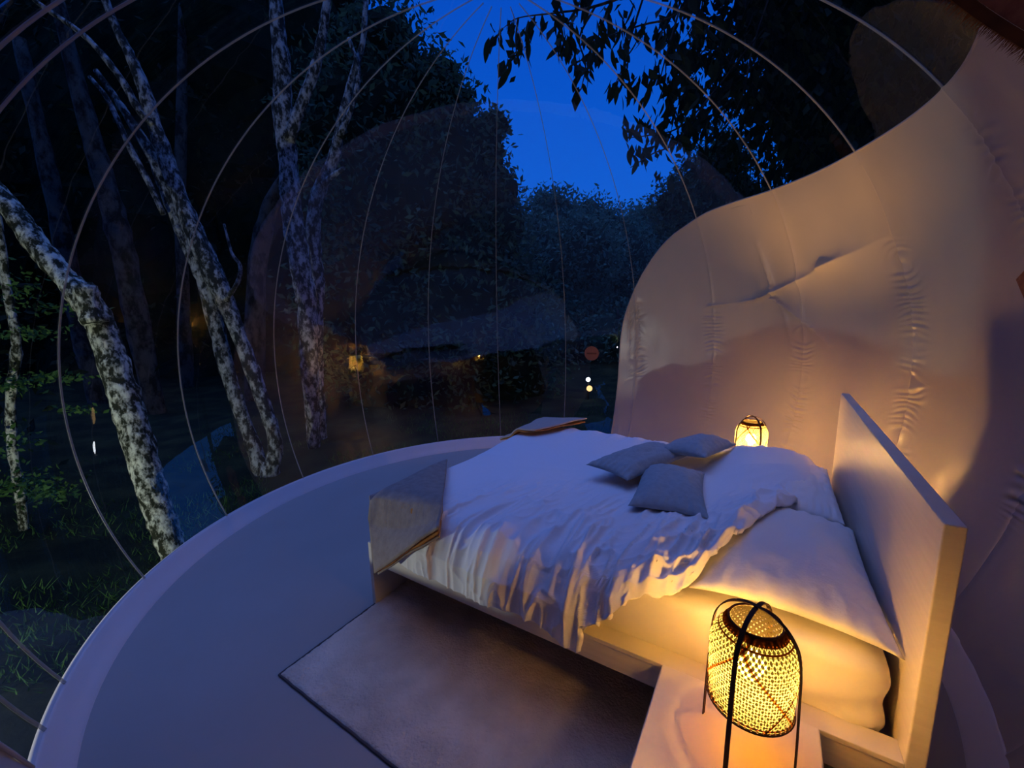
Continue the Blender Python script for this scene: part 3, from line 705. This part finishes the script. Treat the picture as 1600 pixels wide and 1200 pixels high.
# tilted wooden plaque on the white wall at the right edge
pq = at(1610, 438, 1.62)
nn = Vector((CX - pq.x, CY - pq.y, 0)).normalized(); hx = Vector((-nn.y, nn.x, 0))
plq = thing('wooden_plaque', 'brown wooden board hung cornerwise on the white wall at the right edge', 'plaque', pq)
def board(name, s1, s2, d0, d1, mat_):
    rot_ = math.radians(40); vs = []
    for d_ in (d0, d1):
        for a, b_ in ((-s1, -s2), (s1, -s2), (s1, s2), (-s1, s2)):
            x = a * math.cos(rot_) - b_ * math.sin(rot_); z = a * math.sin(rot_) + b_ * math.cos(rot_); vs.append(pq + hx * x + nn * d_ + Vector((0, 0, z)))
    return mesh(name, vs, [(0, 1, 2, 3), (7, 6, 5, 4), (0, 4, 5, 1), (1, 5, 6, 2), (2, 6, 7, 3), (3, 7, 4, 0)], mat_, plq)
board('board', .075, .075, -.03, -.012, M['brown']); board('back_frame', .08, .08, -.045, -.0305, M['strip'])
# round red disc on the clear wall
dc = dome(23.2, .6); dn = (Vector((CX, CY, dc.z)) - dc).normalized(); dx = Vector((-dn.y, dn.x, 0))
ds_ = thing('round_sign', 'small round dull red disc with a dark bar on the clear wall', 'sign', dc + dn * .004)
def disc(name, r, h0, h1, mat_):
    vs = [dc + dn * h + dx * (r * math.cos(k * math.pi / 20)) + Vector((0, 0, r * math.sin(k * math.pi / 20))) for h in (h0, h1) for k in range(40)]
    fs = [(k, (k + 1) % 40, 40 + (k + 1) % 40, 40 + k) for k in range(40)] + [tuple(range(40))[::-1], tuple(range(40, 80))]
    return mesh(name, vs, fs, mat_, ds_)
disc('plate', .080, .006, .010, M['disc'])
vs = [dc + dn * h + dx * a + Vector((0, 0, b_)) for h in (.0102, .013) for a, b_ in ((-.055, -.009), (.055, -.009), (.055, .009), (-.055, .009))]
mesh('bar', vs, [(3, 2, 1, 0), (4, 5, 6, 7), (0, 1, 5, 4), (1, 2, 6, 5), (2, 3, 7, 6), (3, 0, 4, 7)], M['disc_bar'], ds_)

# ================================================================== OUTSIDE
def gz(x, y): return float(ground_z(np.array(float(x)), np.array(float(y))))
# garden lantern beyond the clear wall
gl_ = at(920, 600, 9.0); gzz = gz(gl_.x, gl_.y)
gt = thing('garden_lantern', 'small distant garden lantern with a white point of light above a warm globe', 'lantern', Vector((gl_.x, gl_.y, gzz)))
def ball(name, c, r, mat_, parent, n1=14, n2=9):
    vs = [(c.x + r * math.sin(math.pi * j / (n2 - 1)) * math.cos(2 * math.pi * i / n1), c.y + r * math.sin(math.pi * j / (n2 - 1)) * math.sin(2 * math.pi * i / n1), c.z + r * math.cos(math.pi * j / (n2 - 1))) for i in range(n1) for j in range(n2)]
    return mesh(name, vs, [q[::-1] for q in grid_faces(n1, n2, True)], mat_, parent, True)
v, f = tube([Vector((gl_.x, gl_.y + .06, gzz - .05)), Vector((gl_.x, gl_.y + .06, gl_.z + .16))], .02, 8); mesh('post', v, f, M['black'], gt)
v, f = tube([Vector((gl_.x, gl_.y + .08, gl_.z + .16)), Vector((gl_.x, gl_.y - .06, gl_.z + .17))], .012, 8); mesh('arm', v, f, M['black'], gt)
ball('white_bulb', at(919, 593, 9.0), .045, M['white_light'], gt); ball('warm_globe', at(921, 607, 9.0), .065, M['warm_light'], gt)

LEAFCNT = 0
def leaves(name, centers, size, mat_, parent, hang=0.0, slim=.42):
    """one mesh of folded leaves; centers Nx3"""
    N = len(centers); Cn = np.asarray(centers)
    d = rng.normal(size=(N, 3)); d[:, 2] = d[:, 2] * (1 - hang) - hang * 2.5; d /= np.linalg.norm(d, axis=1)[:, None]
    s = rng.normal(size=(N, 3)); s -= (s * d).sum(1)[:, None] * d; s /= np.linalg.norm(s, axis=1)[:, None]
    nn_ = np.cross(d, s); L = size * (.6 + .8 * rng.rand(N))[:, None]
    base = Cn - d * L / 2; tip = Cn + d * L / 2; a = Cn + s * L * slim / 2 * 1.0 + nn_ * L * .08; b_ = Cn - s * L * slim / 2 + nn_ * L * .08
    V = np.stack([base, a, tip, b_], 1).reshape(-1, 3); k = np.arange(N)[:, None] * 4
    Fq = np.concatenate([k + np.array([[0, 1, 2]]), k + np.array([[0, 2, 3]])])
    o = npmesh(name, V, Fq, mat_, parent); o['kind'] = 'stuff'; return o
ICO = None
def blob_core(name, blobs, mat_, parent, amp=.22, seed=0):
    """noisy closed dark volumes standing in for the shade between the leaves"""
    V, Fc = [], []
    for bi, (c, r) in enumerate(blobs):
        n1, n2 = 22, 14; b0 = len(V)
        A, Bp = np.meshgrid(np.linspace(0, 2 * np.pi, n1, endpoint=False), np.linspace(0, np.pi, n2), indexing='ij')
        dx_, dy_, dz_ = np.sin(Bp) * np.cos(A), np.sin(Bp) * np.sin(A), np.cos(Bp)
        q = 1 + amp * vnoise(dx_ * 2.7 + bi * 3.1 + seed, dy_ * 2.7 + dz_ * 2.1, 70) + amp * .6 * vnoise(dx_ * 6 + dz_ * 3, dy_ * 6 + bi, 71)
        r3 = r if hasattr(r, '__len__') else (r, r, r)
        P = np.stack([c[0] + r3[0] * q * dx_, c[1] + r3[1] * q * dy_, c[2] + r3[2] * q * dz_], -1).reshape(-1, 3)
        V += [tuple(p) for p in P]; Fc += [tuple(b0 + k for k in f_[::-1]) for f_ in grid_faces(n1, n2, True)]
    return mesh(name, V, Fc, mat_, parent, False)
def shell_points(blobs, n, spread=.42):
    vol = np.array([(r if not hasattr(r, '__len__') else max(r)) ** 2 for _, r in blobs]); pr = vol / vol.sum(); out = []
    for (c, r), p in zip(blobs, pr):
        k = int(n * p); d = rng.normal(size=(k, 3)); d /= np.linalg.norm(d, axis=1)[:, None]
        r3 = np.array(r if hasattr(r, '__len__') else (r, r, r)); cl = .82 + spread * rng.rand(k) ** 1.5 + .20 * np.sin(d[:, 0] * 9 + c[0]) * np.sin(d[:, 1] * 8) * np.sin(d[:, 2] * 7 + c[1])
        out.append(np.array(c) + d * r3 * cl[:, None])
    return np.concatenate(out)
def outside(P, k=1.05):
    q = ((P[:, 0] - CX) / RR) ** 2 + ((P[:, 1] - CY) / RR) ** 2 + ((P[:, 2] - ZC) / BB) ** 2
    return P[q > k * k]
def stem_mesh(name, paths, mat_, parent, sides=10, nseg=5, rough=.1):
    """paths: list of (list of (Vector, radius)); one branching trunk mesh"""
    V, Fc = [], []
    for pth in paths:
        cs = catmull([(p.x, p.y, p.z, r) for p, r in pth], nseg); b0 = len(V)
        pts = [Vector(c[:3]) for c in cs]; rad = [max(.002, c[3] * (1 + rough * (random.random() - .5) * 1.6)) for c in cs]
        v, f = tube(pts, rad, sides, True, b0)
        for i, p in enumerate(v):
            cpt = pts[i // sides]; v[i] = cpt + (p - cpt) * (1 + rough * random.uniform(-.8, .8))
        V += v; Fc += f
    return mesh(name, V, Fc, mat_, parent, True)
def ptrunk(pts, Y0, Y1=None, k=1.0):
    """pixel polyline with widths -> 3-D polyline between distances Y0 (first) and Y1 (last)"""
    Y1 = Y0 if Y1 is None else Y1; n = len(pts); out = []
    for i, (u, v_, wd) in enumerate(pts):
        Yq = Y0 + (Y1 - Y0) * i / max(1, n - 1); out.append((at(u, v_, Yq), max(.004, wd * k * .5 * Yq / F_PX * 1.03)))
    return out
def root_to_ground(path, flare=1.25):
    p, r = path[0]; g0 = gz(p.x, p.y)
    if p.z > g0: d = (path[0][0] - path[1][0]).normalized(); q = p + Vector((d.x * .3, d.y * .3, 0)) * 0; path.insert(0, (Vector((p.x + d.x * .1, p.y, g0 - .12)), r * flare))
    else: path.insert(0, (Vector((p.x, p.y, min(g0 - .15, p.z - .15))), r * flare))
    return path

# A: pale leaning trunk close to the bubble
a_ = root_to_ground(ptrunk([(277, 880, 50), (257, 825, 50), (231, 740, 52), (204, 650, 52), (180, 575, 50), (155, 505, 48), (128, 462, 46), (98, 430, 38), (60, 385, 38), (28, 340, 34), (-5, 300, 32), (-80, 220, 30), (-190, 100, 28)], 3.15, 3.5, .76))
stub = ptrunk([(150, 505, 40), (138, 475, 34), (134, 452, 32), (131, 446, 26)], 3.2, None, .85)
ta = thing('leaning_tree', 'pale lichen-covered trunk leaning left, closest to the bubble, with a broken stub', 'tree', a_[0][0])
stem_mesh('trunk', [a_], M['bark'], ta, 16, 8, .10); stem_mesh('broken_stub', [stub], M['bark'], ta, 10, 4, .12)

# B: twin-stemmed tree growing from one base
b1 = root_to_ground(ptrunk([(422, 738, 34), (430, 690, 25), (408, 620, 25), (378, 535, 26), (352, 470, 30), (320, 400, 34), (292, 335, 28), (264, 262, 25), (240, 190, 22), (222, 130, 19), (200, 80, 15), (180, 40, 12), (150, -40, 10)], 4.9, None, .80))
b2 = root_to_ground(ptrunk([(410, 738, 34), (386, 670, 27), (358, 590, 26), (340, 520, 27), (322, 445, 28), (300, 395, 26), (268, 320, 22), (238, 245, 18), (205, 190, 14), (175, 145, 10), (150, 110, 8)], 4.95, None, .76))
b3 = ptrunk([(255, 335, 8), (235, 290, 8), (205, 235, 8), (185, 190, 7), (165, 150, 6), (140, 120, 5)], 4.8)
b4 = ptrunk([(240, 195, 9), (217, 171, 10), (192, 128, 9), (160, 85, 8), (125, 50, 7), (60, 5, 6), (20, -30, 5)], 4.85)
b5 = ptrunk([(352, 470, 7), (372, 440, 6), (375, 415, 5), (362, 395, 4), (350, 350, 3)], 4.8)
tb = thing('twin_stemmed_tree', 'slender pale tree whose two stems lean left from one base near the floor rim', 'tree', b1[0][0])
stem_mesh('trunk', [b1], M['bark2'], tb, 12, 6, .10); stem_mesh('trunk', [b2], M['bark2'], tb, 12, 6, .10); stem_mesh('branch', [b3], M['bark2'], tb, 7, 4); stem_mesh('branch', [b4], M['bark2'], tb, 7, 4); stem_mesh('branch', [b5], M['bark2'], tb, 6, 4)

# C and D: upright forked trees in the middle
c1 = root_to_ground(ptrunk([(492, 715, 18), (488, 640, 22), (483, 560, 26), (480, 480, 28), (467, 400, 29), (456, 330, 27), (450, 250, 26), (443, 180, 26), (440, 100, 22), (433, 30, 18), (428, -60, 14)], 5.9))
c2 = ptrunk([(450, 220, 18), (470, 165, 15), (490, 115, 14), (503, 60, 12), (512, 0, 10), (525, -60, 8)], 5.85)
tcn = thing('forked_tree', 'straight pale tree in the middle of the trunks, forking high up', 'tree', c1[0][0])
stem_mesh('trunk', [c1], M['bark2'], tcn, 14, 7, .09); stem_mesh('branch', [c2], M['bark2'], tcn, 10, 5, .08)
d1 = root_to_ground(ptrunk([(505, 700, 16), (500, 620, 17), (496, 540, 18), (497, 440, 20), (492, 400, 21), (490, 340, 22), (500, 295, 20), (522, 245, 17), (532, 195, 14), (548, 130, 11), (566, 70, 9), (572, 0, 8)], 6.5, None, .88))
d2 = ptrunk([(505, 288, 9), (520, 275, 8), (538, 262, 5)], 6.4); d3 = ptrunk([(530, 215, 9), (552, 160, 8), (560, 110, 6), (545, 60, 5)], 6.4)
tdn = thing('slim_tree', 'slim grey tree close behind the forked one, bending right', 'tree', d1[0][0])
stem_mesh('trunk', [d1], M['bark2'], tdn, 10, 6, .1); stem_mesh('branch', [d2], M['bark2'], tdn, 7, 4); stem_mesh('branch', [d3], M['bark2'], tdn, 7, 4)

# dim trunks further back
for pts, Yq, lab in (([(250, 700, 26), (238, 620, 26), (214, 500, 30), (190, 380, 30), (165, 290, 26), (140, 200, 22), (115, 110, 18), (90, 0, 14)], 8.5, 'dim grey trunk behind, seen between the leaning tree and the twin stems'),
                     ([(165, 700, 24), (150, 610, 26), (118, 470, 26), (90, 330, 22), (60, 200, 18), (30, 60, 14)], 9.5, 'faint dark trunk far back, behind the leaning pale trunk'),
                     ([(300, 690, 18), (290, 560, 18), (285, 420, 16), (282, 300, 14), (284, 150, 12), (286, 0, 10)], 11, 'thin dark trunk far back, behind the twin stems'),
                     ([(402, 700, 26), (398, 560, 28), (402, 420, 26), (420, 330, 22), (448, 270, 14)], 10, 'stout dark trunk far back, left of the forked tree')):
    p_ = root_to_ground(ptrunk(pts, Yq)); t_ = thing('background_tree', lab, 'tree', p_[0][0]); stem_mesh('trunk', [p_], M['bark3'], t_, 10, 5, .1)
# F: thin mossy stem at the far left with tiers of small leaves
f1 = root_to_ground(ptrunk([(66, 930, 12), (42, 860, 12), (34, 790, 13), (20, 700, 12), (17, 620, 12), (26, 540, 12), (14, 470, 11), (4, 400, 10), (-10, 300, 9)], 3.6))
tf = thing('young_tree', 'thin young tree at the left edge with tiers of green leaves', 'tree', f1[0][0])
stem_mesh('trunk', [f1], M['bark'], tf, 8, 6, .15)
P = []
for (u, v_, ru, rv, k) in ((40, 760, 70, 26, 420), (10, 600, 50, 18, 200), (90, 590, 60, 10, 120), (40, 520, 60, 12, 120), (120, 640, 40, 8, 60), (20, 690, 50, 30, 120), (100, 480, 60, 12, 60), (30, 450, 50, 30, 90), (80, 770, 40, 16, 130)):
    for _ in range(k):
        P.append(tuple(at(u + random.gauss(0, ru * .5), v_ + random.gauss(0, rv * .5), random.uniform(3.3, 3.9))))
leaves('foliage', outside(np.array(P)), .05, M['leaf_green'], tf, .2, .5)

def crown_tree(name, label, blobs_px, Yq, leaf_n, leaf_s, lm, cm, group=None, trunk_px=None, depth=.8, core=.78, hang=.15):
    """blobs_px: (u, v, radius in px); the crown is built round these points at distance Yq"""
    bl = []
    for (u, v_, r) in blobs_px:
        yy = Yq * random.uniform(.96, 1.06); rr_ = r * yy / F_PX; bl.append((tuple(at(u, v_, yy)), (rr_, rr_ * depth, rr_)))
    xs = np.mean([b_[0][0] for b_ in bl]); ys = np.mean([b_[0][1] for b_ in bl]); g0 = gz(xs, ys)
    t_ = thing(name, label, 'tree', Vector((xs, ys, g0)), group)
    topz = max(b_[0][2] for b_ in bl)
    pth = [(Vector((xs, ys, g0 - .2)), .04 * Yq * .35), (Vector((xs + .1, ys + .05, (g0 + topz) / 2)), .025 * Yq * .35), (Vector((xs, ys, topz)), .008 * Yq * .35)]
    stem_mesh('trunk', [pth], M['bark3'], t_, 8, 4)
    blob_core('crown_shade_core', [(c, tuple(np.array(r) * core)) for c, r in bl], cm, t_, .2, seed=Yq)['kind'] = 'stuff'
    leaves('foliage', outside(shell_points(bl, leaf_n)), leaf_s, lm, t_, hang)
    return t_
GB = 'dark trees of the forest around the bubble'
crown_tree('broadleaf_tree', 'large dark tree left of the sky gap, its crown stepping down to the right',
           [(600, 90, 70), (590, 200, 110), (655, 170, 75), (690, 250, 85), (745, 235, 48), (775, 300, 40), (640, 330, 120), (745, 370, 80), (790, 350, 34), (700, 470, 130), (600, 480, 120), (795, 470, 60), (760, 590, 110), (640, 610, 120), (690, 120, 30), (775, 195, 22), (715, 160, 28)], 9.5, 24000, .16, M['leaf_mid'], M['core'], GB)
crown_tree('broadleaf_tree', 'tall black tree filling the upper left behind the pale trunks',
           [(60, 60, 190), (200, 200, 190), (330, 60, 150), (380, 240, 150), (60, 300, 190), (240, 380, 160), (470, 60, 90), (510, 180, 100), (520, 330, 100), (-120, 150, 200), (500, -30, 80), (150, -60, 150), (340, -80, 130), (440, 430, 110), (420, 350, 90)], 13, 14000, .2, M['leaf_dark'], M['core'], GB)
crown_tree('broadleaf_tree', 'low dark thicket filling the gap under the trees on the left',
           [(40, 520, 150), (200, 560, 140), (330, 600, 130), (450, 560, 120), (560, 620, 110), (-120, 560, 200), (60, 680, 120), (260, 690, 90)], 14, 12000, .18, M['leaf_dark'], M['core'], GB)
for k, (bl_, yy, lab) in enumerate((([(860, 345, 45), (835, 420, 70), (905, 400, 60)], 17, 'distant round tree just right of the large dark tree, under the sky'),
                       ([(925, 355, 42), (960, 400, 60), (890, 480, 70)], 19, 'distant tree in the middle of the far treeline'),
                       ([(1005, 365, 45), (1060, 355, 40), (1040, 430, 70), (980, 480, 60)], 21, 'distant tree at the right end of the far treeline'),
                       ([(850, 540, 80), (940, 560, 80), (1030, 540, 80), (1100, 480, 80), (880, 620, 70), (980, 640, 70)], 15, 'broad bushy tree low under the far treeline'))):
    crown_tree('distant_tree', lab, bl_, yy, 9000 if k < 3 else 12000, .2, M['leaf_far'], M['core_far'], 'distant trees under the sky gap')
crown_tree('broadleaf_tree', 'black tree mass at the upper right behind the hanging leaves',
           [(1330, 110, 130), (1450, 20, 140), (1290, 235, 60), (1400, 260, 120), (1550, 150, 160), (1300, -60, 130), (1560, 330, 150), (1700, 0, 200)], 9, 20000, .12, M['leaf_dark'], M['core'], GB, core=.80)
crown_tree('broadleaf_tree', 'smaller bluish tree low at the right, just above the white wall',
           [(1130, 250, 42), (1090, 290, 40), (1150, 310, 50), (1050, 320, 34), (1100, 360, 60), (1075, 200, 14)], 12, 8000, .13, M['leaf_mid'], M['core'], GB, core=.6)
# unseen trees added behind and beside the dome to cut low sky light
for k, (x, y, r, lab) in enumerate(((-9, 2, 3.0, 'unseen dark tree added at the left side of the clearing'), (-10.5, -4, 3.4, 'unseen dark tree added behind the left side of the clearing'), (-6, -9, 3.4, 'unseen dark tree added behind the entrance, to its left'),
                        (0, -10.5, 3.4, 'unseen dark tree added straight behind the entrance'), (6, -9, 3.4, 'unseen dark tree added behind the entrance, to its right'), (10, -4, 3.2, 'unseen dark tree added behind the white wall, near the entrance'), (10, 2, 3.0, 'unseen dark tree added behind the white wall'))):
    g0 = gz(x, y); t_ = thing('broadleaf_tree', lab, 'tree', Vector((x, y, g0)), GB)
    bl = [((x + random.uniform(-1, 1), y + random.uniform(-1, 1), g0 + 1.6 + 2.0 * q), (r * (1.1 - .11 * q), r * (1.1 - .11 * q), 1.8)) for q in range(6)]
    stem_mesh('trunk', [[(Vector((x, y, g0 - .2)), .2), (Vector((x + .1, y, g0 + 5)), .15), (Vector((x, y, g0 + 11)), .05)]], M['bark3'], t_, 8, 4)
    blob_core('crown_shade_core', [(c, tuple(np.array(q_) * .9)) for c, q_ in bl], M['core'], t_, .2, seed=k)['kind'] = 'stuff'
    leaves('foliage', shell_points(bl, 5000), .2, M['leaf_dark'], t_, .15)

# overhanging branch with drooping leaves at top centre-right
ov = [at(1250, -140, 4.2), at(1120, -60, 4.1), at(1010, -20, 4.0), at(930, 10, 3.95), at(870, 20, 3.9), at(810, 28, 3.85), at(785, 45, 3.85)]
troot = Vector((7.5, 7.0, gz(7.5, 7.0)))
ot = thing('overhanging_tree', 'tree reaching in from the right with drooping pointed leaves against the sky', 'tree', troot)
stem_mesh('trunk', [[(troot + Vector((0, 0, -.2)), .22), (troot + Vector((-.1, -.2, 3)), .18), (Vector((7.0, 6.2, 6.2)), .13), (Vector((5.6, 5.4, 7.0)), .08), (ov[0], .035)]], M['bark3'], ot, 10, 6)
stem_mesh('branch', [[(p, r) for p, r in zip(ov, (.035, .024, .016, .010, .007, .004, .002))]], M['bark3'], ot, 6, 5)
tw = [[(1120, -60), (1060, 20), (1000, 40), (940, 60), (905, 72)], [(1010, -20), (985, 60), (975, 100), (962, 130)], [(1060, 20), (1040, 90), (1030, 130)], [(930, 10), (905, 60), (915, 100), (908, 140)],
      [(870, 20), (880, 60), (878, 95)], [(810, 28), (806, 60), (808, 95)], [(1180, 60), (1110, 150), (1060, 200), (1010, 212), (985, 215)], [(1110, 150), (1060, 220), (1020, 240), (985, 262)], [(1250, -140), (1180, 60), (1160, 150), (1120, 220)], [(785, 45), (775, 60), (768, 75)]]
twp = []
for q in tw:
    P3 = [at(u, v_, 3.95 + random.uniform(-.08, .08)) for u, v_ in q]; twp.append(P3)
    stem_mesh('twig', [[(p, .008 * (1 - i / len(P3)) + .002) for i, p in enumerate(P3)]], M['bark3'], ot, 5, 4)
# big single leaves: shared meshes, three sizes
def leaf_mesh(Lf, Wf, mt):
    n = 7; V = []; 
    for i in range(n):
        t = i / (n - 1); wv = Wf * math.sin(math.pi * min(1, t * 1.0)) ** .8 * (1 - .25 * t); cz = -Lf * t; dr = -.12 * Lf * t * t
        V += [(-wv / 2, dr + .12 * wv, cz), (0, dr, cz), (wv / 2, dr + .12 * wv, cz)]
    me = bpy.data.meshes.new('leaf'); me.from_pydata(V, [], grid_faces(n, 3)); me.update(); me.materials.append(mt); return me
LM = [leaf_mesh(.175, .064, M['leaf_dark']), leaf_mesh(.145, .054, M['leaf_dark']), leaf_mesh(.12, .046, M['leaf_dark'])]
spots = []
for (u, v_, k, su, sv) in ((772, 62, 4, 5, 10), (800, 45, 6, 10, 12), (812, 75, 6, 7, 14), (806, 100, 6, 7, 10), (820, 60, 3, 8, 10), (845, 45, 4, 10, 8), (877, 30, 8, 10, 16), (880, 70, 8, 8, 16), (897, 50, 6, 8, 16), (893, 85, 8, 9, 16), (912, 105, 8, 8, 16), (930, 85, 7, 9, 14),
                           (905, 135, 3, 4, 8), (935, 50, 8, 12, 18), (960, 30, 8, 14, 18), (975, 75, 10, 9, 20), (957, 130, 4, 4, 10), (975, 145, 6, 7, 12), (995, 140, 5, 6, 10), (1020, 120, 9, 10, 18), (1000, 60, 10, 14, 22), (985, 205, 4, 6, 5), (1005, 200, 6, 10, 7), (1030, 215, 9, 9, 10),
                           (990, 245, 5, 7, 7), (1010, 240, 4, 6, 7), (1045, 165, 12, 12, 18), (1060, 100, 14, 14, 24), (1040, 50, 12, 15, 20), (1062, 215, 12, 10, 12), (1085, 150, 14, 12, 18), (1090, 60, 12, 14, 24), (1095, 200, 8, 12, 12), (920, 10, 7, 14, 8)):
    for _ in range(k): spots.append((u + random.gauss(0, su), v_ - 8 + random.gauss(0, sv * .6)))
spots = spots[:290]
for k, (u, v_) in enumerate(spots):
    p = at(u, v_, random.uniform(3.75, 4.15)); o = bpy.data.objects.new('leaf', LM[k % 3]); C.objects.link(o); o.parent = ot
    o.location = p - troot; o.rotation_euler = (random.gauss(0, .30), random.gauss(.12, .45), random.uniform(0, 6.28)); s_ = random.uniform(.75, 1.1); o.scale = (s_, s_, s_)
P = []
while len(P) < 17000:
    u, v_ = random.uniform(1020, 1650), random.uniform(-160, 330)
    dens = min(1, max(0, (u - 1020) / 330)) ** .8 * (1 if v_ < 170 + (u - 1100) * .25 else .45)
    cl = .5 + .5 * math.sin(u * .045 + v_ * .02) * math.sin(v_ * .05 - u * .013)
    if random.random() < dens * (.35 + .65 * cl): P.append(tuple(at(u, v_, random.uniform(3.9, 5.6))))
for (u, v_) in spots:
    if random.random() < .9: P.append(tuple(at(u + random.gauss(0, 6), v_ + random.gauss(4, 8), random.uniform(3.8, 4.4))))
P = outside(np.array(P), 1.12)
leaves('foliage', P, .13, M['leaf_dark'], ot, .7, .5)

# grass and leaf litter tufts on the ground by the bubble
P = []
for _ in range(26000):
    a = math.radians(random.uniform(-150, 60)); r = 2.3 + abs(random.gauss(0, 1.8)); x, y = CX + r * math.sin(a), CY + r * math.cos(a)
    if vnoise(np.array(x * 1.3), np.array(y * 1.3), 90) > -.15: P.append((x, y))
P = np.array(P); z = ground_z(P[:, 0], P[:, 1]); N = len(P); h = .02 + .06 * rng.rand(N); an = rng.rand(N) * 6.28; dx_, dy_ = np.cos(an) * .006, np.sin(an) * .006
tip = np.stack([P[:, 0] + rng.normal(size=N) * .04, P[:, 1] + rng.normal(size=N) * .04, z + h], -1)
V = np.stack([np.stack([P[:, 0] - dx_, P[:, 1] - dy_, z - .02], -1), np.stack([P[:, 0] + dx_, P[:, 1] + dy_, z - .02], -1), tip], 1).reshape(-1, 3)
o = npmesh('grass', V, np.arange(N * 3).reshape(-1, 3), M['leaf_green'])
tag(o, 'sparse low grass on the dark ground outside the bubble', 'grass', kind='stuff')
